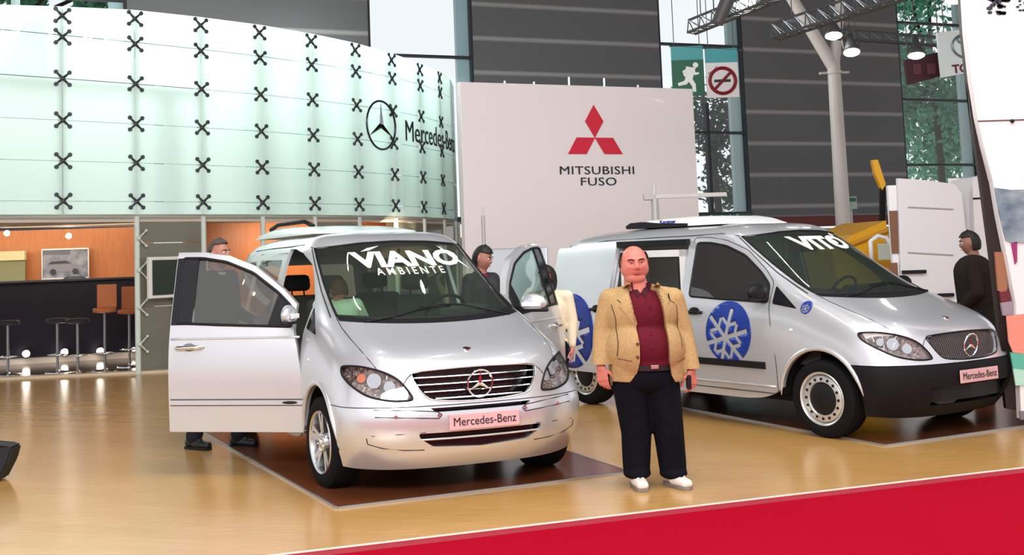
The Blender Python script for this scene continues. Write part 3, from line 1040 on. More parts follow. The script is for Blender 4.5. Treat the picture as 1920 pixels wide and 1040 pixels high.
        for y, k in ((-.50, .25), (-.48, .75), (-.40, 1), (0, 1.05), (.40, 1), (.48, .75), (.50, .25)):
            rows.append([bm.verts.new((x, y, 1.90 + (z - 1.90) * k)) for x, z in prof])
        for a_, b_ in zip(rows, rows[1:]):
            for k in range(len(prof) - 1): bm.faces.new((a_[k], a_[k + 1], b_[k + 1], b_[k]))
        bm.faces.new([r_[0] for r_ in rows]); bm.faces.new([r_[-1] for r_ in rows][::-1])
        bm.faces.new(rows[0][::-1]); bm.faces.new(rows[-1])
        ru = from_bm('roof_cooling_unit', bm, white_m, root, True, 50)
        bm = bmesh.new()
        add_prism(bm, [(-2.86, -.53, 1.90), (-2.88, -.53, 1.93), (-2.80, -.53, 1.965), (-2.62, -.53, 1.97), (-2.35, -.53, 1.945), (-1.95, -.53, 1.93), (-1.95, -.53, 1.90)], (0, 1.06, 0))
        from_bm('unit_cowl', bm, black_pl, ru)
        me = text_mesh('Kerstner', .05, 1.3, .002)
        me.transform(Matrix.Translation((-2.22, -.525, 1.955)))
        new_obj('lettering', me, [blue_d], ru)
    # ---- windscreen lettering
    if V:
        me = text_mesh('VIANO', .17, 1.75, .007, .003, 1.0, 0)
        me.transform(Matrix.Translation((0, .04, 1.655)) @ Matrix.Rotation(PI / 2, 4, 'Z'))
        new_obj('windscreen_lettering', project_mesh(me, 'x', .004), [white_v], root)
        bm = bmesh.new()                        # swashes on the V and the O
        for p, q, wd in (((-.34, 1.73), (-.16, 1.775), .010), ((.36, 1.765), (.56, 1.56), .016)):
            a_, b_ = Vector(p), Vector(q)
            n_ = Vector((-(b_ - a_).y, (b_ - a_).x)).normalized() * wd
            pts = [on_front(*(c_), .005) for c_ in (a_, a_.lerp(b_, .4) - n_, b_, a_.lerp(b_, .4) + n_)]
            add_prism(bm, pts, (.003, 0, 0))
        from_bm('windscreen_lettering', bm, white_v, root)
        me = text_mesh('AMBIENTE', .080, 1.15, .0006, .003, 1.5)
        me.transform(Matrix.Translation((0, .0, 1.56)) @ Matrix.Rotation(PI / 2, 4, 'Z'))
        new_obj('windscreen_lettering', project_mesh(me, 'x', .004), [white_v], root)
    else:
        me = text_mesh('VITO', .17, 1.9, .008, .003, 1.0, 0)
        me.transform(Matrix.Translation((0, .05, 1.68)) @ Matrix.Rotation(PI / 2, 4, 'Z'))
        new_obj('windscreen_lettering', project_mesh(me, 'x', .004), [white_v], root)
    # ---- cabin
    bm = bmesh.new()
    pr = [(-.10, 1.14), (-.28, 1.20), (-.55, 1.19), (-.72, 1.10), (-.78, .92), (-.70, .60), (-.1, .60)]
    add_prism(bm, [(x, -.80, z) for x, z in pr], (0, 1.6, 0))
    add_box(bm, (-.62, .18, 1.15), (-.38, .62, 1.27), .03)
    from_bm('dashboard', bm, mat('dash_grey', (.04, .04, .042), .7), root)
    bm = bmesh.new()
    T = Matrix.Translation((-.78, .40, 1.18)) @ Matrix.Rotation(R(-62), 4, 'Y')
    add_tube(bm, [T @ Vector((.185 * math.cos(2 * PI * k / 28), .185 * math.sin(2 * PI * k / 28), 0)) for k in range(28)], .014, 8, True)
    for a in (R(20), R(160), R(-90)):
        add_tube(bm, [T @ Vector((0, 0, -.02)), T @ Vector((.18 * math.sin(a), .18 * math.cos(a), 0))], .018, 6)
    add_ball(bm, T @ Vector((0, 0, -.02)), .06, 14)
    from_bm('steering_wheel', bm, black_pl, root, True)
    rowx = [(-1.30, (-.40, .40))]
    if V: rowx += [(-2.45, (-.40, .40))]
    for x, ys in rowx:
        for y in ys:
            bm = bmesh.new()
            add_box(bm, (x - .02, y - .24, .78), (x + .50, y + .24, .94), .05)
            M_ = Matrix.Translation((x, y, .86)) @ Matrix.Rotation(R(-14), 4, 'Y')
            add_box(bm, (-.13, -.23, -.02), (.02, .23, .50), .05, M_)
            add_box(bm, (x + .05, y - .18, .44), (x + .4, y + .18, .80), .02)
            seat = from_bm('seat', bm, seat_m if x > -2 else seat_g, root, True, 40)
            bm = bmesh.new()
            add_box(bm, (-.115, -.13, .55), (-.02, .13, .71), .045, M_)
            for yy in (-.06, .06): add_cyl(bm, M_ @ Vector((-.06, yy, .48)), M_ @ Vector((-.06, yy, .58)), .008, seg=8)
            from_bm('headrest', bm, seat_m, seat, True, 50)
    bm = bmesh.new()
    p = on_front(0, 1.70, 0)
    add_box(bm, (p.x - .14, -.12, 1.60), (p.x - .10, .12, 1.67), .015)
    add_cyl(bm, (p.x - .12, 0, 1.66), (p.x - .08, 0, 1.74), .01, seg=8)
    from_bm('rear_view_mirror', bm, black_pl, root)
    if V:
        # low roof box with a black grab bar
        bm = bmesh.new()
        prof = [(-3.75, 1.91), (-3.62, 1.975), (-3.2, 2.01), (-2.7, 2.005), (-2.2, 1.985), (-1.75, 1.955), (-1.45, 1.92)]
        rows = []
        for y, k in ((-.56, .1), (-.54, .6), (-.44, .95), (0, 1), (.30, .95), (.38, .6), (.40, .1)):
            rows.append([bm.verts.new((x, y, 1.90 + (z - 1.90) * k)) for x, z in prof])
        for a_, b_ in zip(rows, rows[1:]):
            for k in range(len(prof) - 1): bm.faces.new((a_[k], a_[k + 1], b_[k + 1], b_[k]))
        bm.faces.new([r_[0] for r_ in rows]); bm.faces.new([r_[-1] for r_ in rows][::-1])
        bm.faces.new(rows[0][::-1]); bm.faces.new(rows[-1])
        rb = from_bm('roof_box', bm, mat('pale_box', (.70, .80, .80), .25, 0, .5), root, True, 50)
        bm = bmesh.new()
        add_tube(bm, [(-3.5, -.45, 2.0), (-3.3, -.42, 2.045), (-2.9, -.25, 2.06), (-2.75, -.2, 2.01)], .022, 8)
        from_bm('grab_bar', bm, black_pl, rb, True)
    return root
VIANO_AT = ((-.022, 8.952), -1.197)
VITO_AT = ((4.09, 10.613), -1.006)
viano = build_van('viano', *VIANO_AT, 'silver passenger van with both front doors open and white lettering across its windscreen')
vito = build_van('vito', *VITO_AT, 'silver panel van with blue snow crystal on its flank and black lower bumper')

# ------------------------------------------------------------------ the hall: floor, back wall, windows, ceiling
def wood_mat(name, c1, c2, rough, plank=(1.2, .19), ang=0, mortar=None, coat=0, msize=.004):
    m = mat(name, c1, rough, 0, coat, coat_r=.22)
    N, L = m.node_tree.nodes, m.node_tree.links
    b = N['Principled BSDF']
    tc = N.new('ShaderNodeTexCoord')
    mp = N.new('ShaderNodeMapping')
    mp.inputs['Rotation'].default_value = (0, 0, ang)
    br = N.new('ShaderNodeTexBrick')
    br.inputs['Scale'].default_value = 1
    br.inputs['Brick Width'].default_value = plank[0]
    br.inputs['Row Height'].default_value = plank[1]
    br.inputs['Mortar Size'].default_value = msize
    br.inputs['Color1'].default_value = (*c1, 1)
    br.inputs['Color2'].default_value = (*c2, 1)
    br.inputs['Mortar'].default_value = (*(mortar or [c * .7 for c in c1]), 1)
    nz = N.new('ShaderNodeTexNoise')
    nz.inputs['Scale'].default_value = 3
    nz.inputs['Detail'].default_value = 7
    mp2 = N.new('ShaderNodeMapping')
    mp2.inputs['Rotation'].default_value = (0, 0, ang)
    mp2.inputs['Scale'].default_value = (1, 9, 1)
    mx = N.new('ShaderNodeMixRGB')
    mx.blend_type = 'MULTIPLY'
    mx.inputs[0].default_value = .35
    L.new(tc.outputs['Object'], mp.inputs[0])
    L.new(mp.outputs[0], br.inputs[0])
    L.new(tc.outputs['Object'], mp2.inputs[0])
    L.new(mp2.outputs[0], nz.inputs[0])
    L.new(br.outputs[0], mx.inputs[1])
    L.new(nz.outputs[0], mx.inputs[2])
    L.new(mx.outputs[0], b.inputs['Base Color'])
    return m
floor_m = wood_mat('floor_laminate', (.74, .415, .135), (.69, .375, .115), .24, (1.3, .2), R(20), (.62, .36, .13), .5, .002)
bm = bmesh.new()
add_box(bm, (-30, -12, -.1), (40, 45, 0))
tag(from_bm('floor', bm, floor_m), kind='structure')

brown_m = wood_mat('brown_boards', (.20, .058, .022), (.17, .047, .018), .22, (1.2, .18), R(21), (.13, .036, .014), 0, .002)
edge_m = mat('aluminium_edge', (.45, .46, .48), .3, .8)
def platform(name, pts, label, z=.012):
    bm = bmesh.new()
    add_prism(bm, [(x, y, .0005) for x, y in pts], (0, 0, z))
    o = from_bm(name, bm, brown_m)
    tag(o, label, 'floor panel')
    for a, b in zip(pts, pts[1:] + pts[:1]):
        a, b = Vector((*a, 0)), Vector((*b, 0))
        n = (b - a).cross(Vector((0, 0, 1))).normalized() * .018
        bm = bmesh.new()
        add_prism(bm, [a + Vector((0, 0, .0005)), b + Vector((0, 0, .0005)), b + n + Vector((0, 0, .0005)), a + n + Vector((0, 0, .0005))], (0, 0, z + .002))
        from_bm('edge_strip', bm, edge_m, o)
    return o
platform('display_platform', [(-.72, 7.92), (1.40, 8.83), (-.35, 13.6), (-2.75, 12.45)], 'dark brown floor panel under the passenger van with open doors')
platform('display_platform', [(3.64, 9.63), (7.3, 11.45), (5.0, 16.2), (1.15, 15.6)], 'dark brown floor panel under the panel van with the blue snow crystal')
# red carpet with a pale edge
red_m = mat('red_carpet', (.40, .0015, .018), .95, 0, 0, spec=.05, noise=((.34, .001, .014), 300, (1, 1, 1)))
p, d = Vector((-.84, 6.73, 0)), Vector((5.04, 1.76, 0)).normalized()
n = Vector((d.y, -d.x, 0))
bm = bmesh.new()
add_prism(bm, [p - d * 8 + Vector((0, 0, .0005)), p + d * 14 + Vector((0, 0, .0005)), p + d * 14 + n * 9 + Vector((0, 0, .0005)), p - d * 8 + n * 9 + Vector((0, 0, .0005))], (0, 0, .008))
rc = from_bm('red_carpet', bm, red_m)
tag(rc, 'bright red carpet along the front of the stand', 'carpet')
bm = bmesh.new()
add_prism(bm, [p - d * 8 + Vector((0, 0, .0005)), p + d * 14 + Vector((0, 0, .0005)), p + d * 14 - n * .035 + Vector((0, 0, .0005)), p - d * 8 - n * .035 + Vector((0, 0, .0005))], (0, 0, .011))
from_bm('edge_strip', bm, mat('pale_edge', (.75, .68, .60), .5), rc)
bm = bmesh.new()
q = p + n * .02
add_prism(bm, [q - d * 8 + Vector((0, 0, .0086)), q + d * 14 + Vector((0, 0, .0086)), q + d * 14 + n * .10 + Vector((0, 0, .0086)), q - d * 8 + n * .10 + Vector((0, 0, .0086))], (0, 0, .001))
from_bm('carpet_tape', bm, mat('tape_dull_red', (.36, .02, .04), .7), rc)

# back wall of the hall, running away to the right
WA = R(21)
WU, WN = Vector((math.cos(WA), math.sin(WA), 0)), Vector((math.sin(WA), -math.cos(WA), 0))   # along, towards the visitors
W0 = Vector((0, 30, 0))
def wall_uz(px, py):
    o, d_ = Vector((0, 0, CAM_H)), ray(px, py)
    t = (W0 - o).dot(WN) / d_.dot(WN)
    P_ = o + d_ * t
    return (P_ - W0).dot(WU), P_.z
def wbox(bm, u0, u1, z0, z1, t0, t1):
    """box on the wall: u along, t out towards the visitors"""
    M_ = Matrix((WU, WN, Vector((0, 0, 1)))).transposed().to_4x4()
    M_.translation = W0
    add_box(bm, (u0, t0, z0), (u1, t1, z1), 0, M_)
def stripe_mat(name, base, line, period, width):
    m = mat(name, base, .7)
    N, L = m.node_tree.nodes, m.node_tree.links
    tc = N.new('ShaderNodeTexCoord')
    sp = N.new('ShaderNodeSeparateXYZ')
    md = N.new('ShaderNodeMath'); md.operation = 'MODULO'; md.inputs[1].default_value = period
    rp = N.new('ShaderNodeValToRGB')
    dv = N.new('ShaderNodeMath'); dv.operation = 'DIVIDE'; dv.inputs[1].default_value = period
    e = rp.color_ramp.elements
    e[0].position = 0; e[0].color = (*line, 1)
    e[1].position = width; e[1].color = (*line, 1)
    k = e.new(width + .06); k.color = (*base, 1)
    k = e.new(.93); k.color = (*base, 1)
    k = e.new(1.0); k.color = (*line, 1)
    L.new(tc.outputs['Object'], sp.inputs[0])
    L.new(sp.outputs['Z'], md.inputs[0])
    L.new(md.outputs[0], dv.inputs[0])
    L.new(dv.outputs[0], rp.inputs[0])
    L.new(rp.outputs[0], N['Principled BSDF'].inputs['Base Color'])
    return m
panel_m = stripe_mat('ribbed_grey_cladding', (.15, .155, .165), (.36, .36, .36), .93, .05)
zline = wall_uz(1500, 402)[1]
eB0, eB1 = wall_uz(690, 60)[0], wall_uz(888, 100)[0]
eC0, eC1 = wall_uz(1236, 90)[0], wall_uz(1402, 250)[0]
eD0, eD1 = wall_uz(1690, 180)[0], wall_uz(1829, 200)[0]
eA1 = wall_uz(238, 5)[0]
for i, (u0, u1) in enumerate(((eA1, eB0), (eB1, eC0), (eC1, eD0), (eD1, eD1 + 9))):
    bm = bmesh.new()
    wbox(bm, u0, u1, zline, 12.0, -.4, 0)
    o = from_bm(('wall_back_left', 'wall_back_centre', 'wall_back_right', 'wall_back_far_right')[i], bm, panel_m)
    tag(o, kind='structure')
bm = bmesh.new()
wbox(bm, eA1 - 8, eD1 + 9, 0, zline - .42, -.5, .02)
tag(from_bm('wall_back_base', bm, mat('beige_plaster', (.46, .42, .38), .8)), kind='structure')
bm = bmesh.new()
wbox(bm, eC1 + .15, eD1 + 9, zline - .36, zline - .06, -.4, .05)
tag(from_bm('trim_1', bm, mat('dark_red_band', (.16, .03, .03), .6)), kind='structure')
bm = bmesh.new()
wbox(bm, eA1 - 8, eD1 + 9, zline - .06, zline, -.4, .07)
tag(from_bm('trim_2', bm, mat('grey_sill', (.2, .2, .21), .6)), kind='structure')
bm = bmesh.new()
wbox(bm, eC1 + .02, eC1 + .16, 0, zline + .0, -.3, .12)
tag(from_bm('trim_3', bm, mat('pale_post', (.5, .48, .48), .5)), kind='structure')
frame_m = mat('pale_blue_frame', (.50, .68, .74), .4)
dframe_m = mat('dark_frame', (.03, .035, .045), .5)
pane_g = glass_mat('hall_window_glass', (.98, 1, 1), .0, refl=.0)
for i, (u0, u1, bars, mull) in enumerate(((eA1 - 7, eA1, (8.0, 11), None), (eB0, eB1, (6.9, 10.4), None), (eC0, eC1, (4.95, 7.5, 9.9), .52), (eD0, eD1, (4.0, 6.05, 8.1, 8.5, 10.5), None))):
    bm = bmesh.new()
    wbox(bm, u0, u0 + .07, zline, 15, -.2, -.02)
    wbox(bm, u1 - .07, u1, zline, 15, -.2, -.02)
    for z in bars: wbox(bm, u0, u1, z, z + .07, -.18, -.04)
    wbox(bm, u0, u1, zline, zline + .12, -.25, .02)
    if mull: wbox(bm, u0 + (u1 - u0) * mull, u0 + (u1 - u0) * mull + .11, zline, bars[0] + .9, -.18, -.04)
    wn = from_bm('window_%d' % (i + 1), bm, dframe_m)
    tag(wn, kind='structure')
    bm = bmesh.new()
    wbox(bm, u1 - .42, u1 - .07, zline + .1, 15, -.30, -.16)
    from_bm('window_frame', bm, frame_m, wn)
    bm = bmesh.new()
    wbox(bm, u0 + .07, u1 - .07, zline + .1, 15, -.12, -.10)
    from_bm('window_pane', bm, pane_g, wn)
# ceiling: dark deck with rows of strip lights
bm = bmesh.new()
add_box(bm, (-26, 4, 12.0), (36, 40, 12.3))
tag(from_bm('ceiling', bm, mat('dark_deck', (.07, .07, .075), .8)), kind='structure')
tube_m = mat('fluorescent_tube', (1, .97, .92), .5, emit=30, ecol=(1, .96, .90))
lamp_box = mat('lamp_housing', (.05, .05, .05), .5)
def strip_light(x, y, z, L_, rz):
    t = thing('strip_light', 'fluorescent strip light hung under the hall roof', 'ceiling light', (x, y, z), rz, 'strip lights under the roof')
    bm = bmesh.new(); add_box(bm, (-L_ / 2, -.06, 0), (L_ / 2, .06, .10), .01)
    from_bm('housing', bm, lamp_box, t)
    bm = bmesh.new(); add_box(bm, (-L_ / 2 + .03, -.035, -.03), (L_ / 2 - .03, .035, -.002), .01)
    from_bm('tube', bm, tube_m, t)
    bm = bmesh.new()
    for s_ in (-1, 1): add_cyl(bm, (s_ * L_ * .4, 0, .1), (s_ * L_ * .4, 0, 12.0 - z), .008, seg=6)
    from_bm('hanger', bm, lamp_box, t)
    return t
proto = strip_light(-3.5, 1.0, 9.4, 1.5, R(70))
for i in range(4):
    for j in range(5):
        if i == 0 and j == 0: continue
        c = copy_tree(proto)
        c.location = (-3.5 + i * 3.1 + j * .5, 1.0 + j * 2.9, 9.4)

# trees outside
leaf_m = mat('leaf_green', (.07, .30, .18), .6, noise=((.16, .50, .34), 1.2, (1, 1, 1)))
leaf2_m = mat('leaf_dark_green', (.02, .07, .045), .6, noise=((.05, .14, .09), 1.2, (1, 1, 1)))
bark_m = mat('bark', (.05, .04, .03), .9)
def tree(px, py, Y, rx, rz_, n, label, m, lsize=.22, seed=0, hollow=.0):
    rr = random.Random(seed)
    c = at(px, py, Y)
    t = thing('tree', label, 'tree', (c.x, c.y, 0))
    bm = bmesh.new()
    cl = [(rr.uniform(-1, 1) * rx * .8, rr.uniform(-1, 1) * 1.2, c.z + rr.uniform(-1, 1) * rz_ * .85, rr.uniform(.35, .8) * .42 * min(rx, rz_)) for _ in range(26)]
    for i in range(n):
        a = rr.choice(cl)
        p_ = Vector((a[0] + rr.gauss(0, a[3]), a[1] + rr.gauss(0, .5), a[2] + rr.gauss(0, a[3])))
        u = Vector((rr.gauss(0, 1), rr.gauss(0, 1), rr.gauss(0, 1))).normalized()
        v = u.cross(Vector((rr.gauss(0, 1), rr.gauss(0, 1), rr.gauss(0, 1)))).normalized()
        s_ = lsize * rr.uniform(.5, 1.2)
        bm.faces.new([bm.verts.new(p_ + u * s_), bm.verts.new(p_ + v * s_ * .45), bm.verts.new(p_ - u * s_), bm.verts.new(p_ - v * s_ * .45)])
    me = bpy.data.meshes.new('crown'); bm.to_mesh(me); bm.free()
    new_obj('crown', me, m, t)
    bm = bmesh.new()
    add_tube(bm, [(0, 0, 0), (.1, 0, c.z * .5), (0, .1, c.z), (.1, 0, c.z + rz_ * .6)], [.18, .14, .09, .04], 8)
    for a in cl[:12]:
        add_tube(bm, [(0, 0, c.z - rz_ * .4), ((a[0]) * .5, a[1] * .5, a[2] - .2), a[:3]], [.08, .05, .02], 5)
    from_bm('trunk', bm, bark_m, t)
tree(1335, 250, 40, 1.9, 1.6, 1700, 'bushy tree outside the window behind the running-man sign, upper crown', leaf2_m, .16, 3)
tree(1380, 345, 43, 1.2, .9, 800, 'lower dark branches outside the window above the green exit board', leaf2_m, .15, 5)
tree(1745, 90, 44, 2.6, 3.2, 3200, 'tall leafy tree outside the far right window', leaf_m, .22, 8)
tree(1765, 250, 49, 2.3, 2.3, 3000, 'dense bright green tree filling the lower part of the far right window', leaf_m, .22, 9)
tree(40, 10, 33, 5.0, 1.3, 4500, 'green treetop outside above the left end of the glass wall', leaf_m, .2, 11)

# ------------------------------------------------------------------ curved glass pavilion
def arc(n):
    x, y, a, s = -5.6105, 17.3634, .687, 1.1843
    pts = [Vector((x, y, 0))]
    for i in range(n - 1):
        x += s * math.cos(a); y += s * math.sin(a); a += .0326 + .0143 * i
        pts.append(Vector((x, y, 0)))
    return pts
AP = arc(11)
AP = [AP[0] - Vector((.93, .72, 0)) * 1.0, *AP]
AP = [AP[0] - Vector((.95, .70, 0)), *AP]
def frosted(name, col, trans_mix):
    m = bpy.data.materials.new(name)
    m.use_nodes = True
    N, L = m.node_tree.nodes, m.node_tree.links
    N.clear()
    out = N.new('ShaderNodeOutputMaterial')
    df = N.new('ShaderNodeBsdfDiffuse'); df.inputs[0].default_value = (*col, 1)
    tl = N.new('ShaderNodeBsdfTranslucent'); tl.inputs[0].default_value = (*col, 1)
    tr = N.new('ShaderNodeBsdfTransparent'); tr.inputs[0].default_value = (*[min(1, c * 1.1) for c in col], 1)
    gl = N.new('ShaderNodeBsdfGlossy'); gl.inputs['Roughness'].default_value = .06
    a = N.new('ShaderNodeMixShader'); a.inputs[0].default_value = .5
    b = N.new('ShaderNodeMixShader'); b.inputs[0].default_value = trans_mix
    c = N.new('ShaderNodeMixShader')
    fr = sheen(N, L)
    L.new(df.outputs[0], a.inputs[1]); L.new(tl.outputs[0], a.inputs[2])
    L.new(a.outputs[0], b.inputs[1]); L.new(tr.outputs[0], b.inputs[2])
    L.new(fr, c.inputs[0])
    L.new(b.outputs[0], c.inputs[1]); L.new(gl.outputs[0], c.inputs[2])
    L.new(c.outputs[0], out.inputs[0])
    MATS[name] = m
    return m
frost_m = frosted('frosted_glass', (.83, .93, .895), .34)
frost_low = frosted('smoky_frosted_glass', (.36, .36, .29), .12)
fin_m = frosted('green_glass_fin', (.38, .62, .57), .25)
post_m = mat('grey_post', (.10, .12, .14), .4, .5)
spider_m = mat('spider_steel', (.07, .08, .09), .35, .6)
pale_post = mat('pale_green_post', (.62, .70, .66), .4)
pav = thing('glass_pavilion', 'tall curved wall of frosted greenish glass panes on posts with four-armed fittings', 'glass wall', AP[2])
inv = Matrix.Translation(-AP[2])
TOPZ = [5.50, 5.58, 5.67, 5.75, 5.77, 5.78, 5.77, 5.75, 5.71, 5.67, 5.66]
ROWS = [2.44, 2.68, 3.29, 3.91, 4.55, 5.22, 5.82]
SP = [2.68, 3.29, 3.91, 4.55, 5.19, 5.74]
zb = ROWS[0]
for i, (a, b) in enumerate(zip(AP, AP[1:])):
    u = (b - a).normalized()
    nrm = Vector((u.y, -u.x, 0))               # towards the visitors
    for z0, z1 in zip(ROWS, ROWS[1:]):
        bm = bmesh.new()
        g = .006
        A, B = a + u * g - a * 0, b - u * g
        top1 = z1 if z1 < 5.5 else 5.62
        top2 = z1 if z1 < 5.5 else 5.62
        if z1 > 5.5:
            top1, top2 = TOPZ[min(i, len(TOPZ) - 1)], TOPZ[min(i + 1, len(TOPZ) - 1)]
        P_ = [A + Vector((0, 0, z0 + g)), B + Vector((0, 0, z0 + g)), B + Vector((0, 0, top2 - g)), A + Vector((0, 0, top1 - g))]
        add_prism(bm, P_, -nrm * .012)
        bmesh.ops.transform(bm, matrix=inv, verts=bm.verts[:])
        from_bm('glass_pane', bm, frost_m, pav)
for i, a in enumerate(AP):
    u = (AP[min(i + 1, len(AP) - 1)] - AP[max(i - 1, 0)]).normalized()
    nrm = Vector((u.y, -u.x, 0))
    bm = bmesh.new()
    down = 0 if i >= 3 else zb
    q = a - nrm * .10
    add_cyl(bm, q + Vector((0, 0, zb)), q + Vector((0, 0, 5.66)), .034, seg=10)
    bmesh.ops.transform(bm, matrix=inv, verts=bm.verts[:])
    from_bm('post', bm, post_m, pav, True, 40)
    if i >= 3:
        bm = bmesh.new()
        add_cyl(bm, a + Vector((0, 0, 0)), a + Vector((0, 0, zb)), .045, seg=12)
        bmesh.ops.transform(bm, matrix=inv, verts=bm.verts[:])
        from_bm('lower_post', bm, pale_post, pav, True, 40)
    if i >= 5:
        bm = bmesh.new()
        q0 = a - nrm * .12
        add_prism(bm, [q0 + u * .012, q0 - u * .012, q0 - u * .012 - nrm * .34, q0 + u * .012 - nrm * .34], (0, 0, 3.05))
        bmesh.ops.transform(bm, matrix=inv @ Matrix.Translation((0, 0, zb + .05)), verts=bm.verts[:])
        from_bm('glass_fin', bm, fin_m, pav)
    for z in (SP if i < len(AP) - 2 else []):
        bm = bmesh.new()
        if z > 5.5: z = TOPZ[min(i, len(TOPZ) - 1)] - .15
        c = a - nrm * .085 + Vector((0, 0, z))
        f = a + nrm * .014 + Vector((0, 0, z))
        for sx in (-1, 1):
            for sz in (-1, 1):
                e = f + u * sx * .105 + Vector((0, 0, sz * .095 + .0))
                add_tube(bm, [c + nrm * .09, (c + nrm * .09).lerp(e, .5), e], [.026, .019, .014], 6)
                add_cyl(bm, e - nrm * .01, e + nrm * .012, .034, seg=12)
        add_ball(bm, c + nrm * .09, .032, 10)
        bmesh.ops.transform(bm, matrix=inv, verts=bm.verts[:])
        from_bm('spider_fitting', bm, spider_m, pav, True, 40)
# inner beam and inner stanchions seen through the panes
bm = bmesh.new()
nn = Vector((.61, -.79, 0))
add_tube(bm, [AP[k] - nn * .30 + Vector((0, 0, 4.62)) - AP[2] for k in range(0, 5)], .035, 8)
from_bm('inner_beam', bm, spider_m, pav)
bm = bmesh.new()
q = AP[3].lerp(AP[4], .45) - nn * .3 - AP[2]
add_box(bm, (q.x - .06, q.y - .06, 2.5), (q.x + .06, q.y + .06, 4.6))
from_bm('inner_stanchion', bm, mat('teal_post', (.20, .36, .38), .5), pav)
bm = bmesh.new()
q = AP[2].lerp(AP[1], .0) - nn * .3 - AP[2]
add_box(bm, (q.x - .65, q.y - .1, 4.65), (q.x - .58, q.y + .1, 5.9))
from_bm('inner_stanchion', bm, mat('pale_teal_post', (.45, .62, .62), .5), pav)
area('pavilion_fill_right', (-3.6, 26.5, 6.2), (-.2, 23.2, 4.0), 3, 3, 520, (.95, 1, .98))  # second added lamp, lifts the darker right end of the glass
# letter and star on the glass
bm = bmesh.new()
def arc_frame(s):
    """point and tangent on the wall at arc position s, counted in posts from AP[0]"""
    i = max(0, min(int(s), len(AP) - 2))
    a, b = AP[i], AP[i + 1]
    return a.lerp(b, s - i), (b - a).normalized()
def px_on_arc(px, py):
    best = None
    o, d_ = Vector((0, 0, CAM_H)), ray(px, py)
    for i in range(len(AP) - 1):
        a, b = AP[i], AP[i + 1]
        n_ = Vector(((b - a).y, -(b - a).x, 0))
        t = (a - o).dot(n_) / d_.dot(n_)
        P_ = o + d_ * t
        k = (P_ - a).dot(b - a) / (b - a).length_squared
        if -.001 <= k <= 1.001: return i + k, P_.z
    return None
cs, cz = px_on_arc(711, 235)
c, u = arc_frame(cs)
nrm = Vector((u.y, -u.x, 0))
M_ = Matrix((u, -nrm, Vector((0, 0, 1)))).transposed().to_4x4()
M_.translation = c + nrm * .05 + Vector((0, 0, cz)) - AP[2]
star(bm, M_, .47, .045, .13)
from_bm('star_emblem', bm, mat('dark_chrome', (.05, .06, .07), .2, .9), pav, True, 30)
s0, z0 = px_on_arc(758, 243)
me = text_mesh('Mercedes-Benz', .60, .88, 0, .012)
bmx = bmesh.new(); bmx.from_mesh(me)
for _ in range(3):
    es = [e for e in bmx.edges if e.calc_length() > .15]
    if es: bmesh.ops.subdivide_edges(bmx, edges=es, cuts=1)
    bmesh.ops.triangulate(bmx, faces=bmx.faces[:])
mn = min(v.co.x for v in bmx.verts)
for v in bmx.verts:
    s_ = s0 + (v.co.x - mn) / 1.1843
    cc, uu = arc_frame(s_)
    nr = Vector((uu.y, -uu.x, 0))
    q = cc + nr * (.03 - v.co.y) - AP[2]
    v.co = Vector((q.x, q.y, z0 + v.co.z - .04))
bmx.to_mesh(me); bmx.free()
new_obj('glass_lettering', me, [ink], pav)
# white backing added to keep the panes bright, and its floor slab
bm = bmesh.new()
inner = [p_ - Vector((.45, -.89, 0)) * 2.4 + Vector((-1.0, .3, 0)) for p_ in AP]
for a, b in zip(inner, inner[1:]):
    add_prism(bm, [a + Vector((0, 0, 2.5)), b + Vector((0, 0, 2.5)), b + Vector((0, 0, 5.6)), a + Vector((0, 0, 5.6))], (-.02, .03, 0))
bmesh.ops.transform(bm, matrix=inv, verts=bm.verts[:])
from_bm('pane_backing', bm, mat('soft_white', (.82, .84, .82), .8), pav)
bm = bmesh.new()
pl = [p_ for p_ in AP] + [p_ for p_ in inner[::-1]]
add_prism(bm, [Vector((p_.x, p_.y, 2.40)) for p_ in pl], (0, 0, .08))
bmesh.ops.transform(bm, matrix=inv, verts=bm.verts[:])
from_bm('soffit', bm, mat('pale_soffit', (.60, .56, .50), .7), pav)
# fascia strip below the glass
bm = bmesh.new()
for a, b in zip(AP, AP[1:]):
    u = (b - a).normalized(); nrm = Vector((u.y, -u.x, 0))
    add_prism(bm, [a + Vector((0, 0, 2.36)), b + Vector((0, 0, 2.36)), b + Vector((0, 0, 2.44)), a + Vector((0, 0, 2.44))], -nrm * .1)
bmesh.ops.transform(bm, matrix=inv, verts=bm.verts[:])
from_bm('fascia', bm, mat('beige_fascia', (.55, .50, .42), .6), pav)
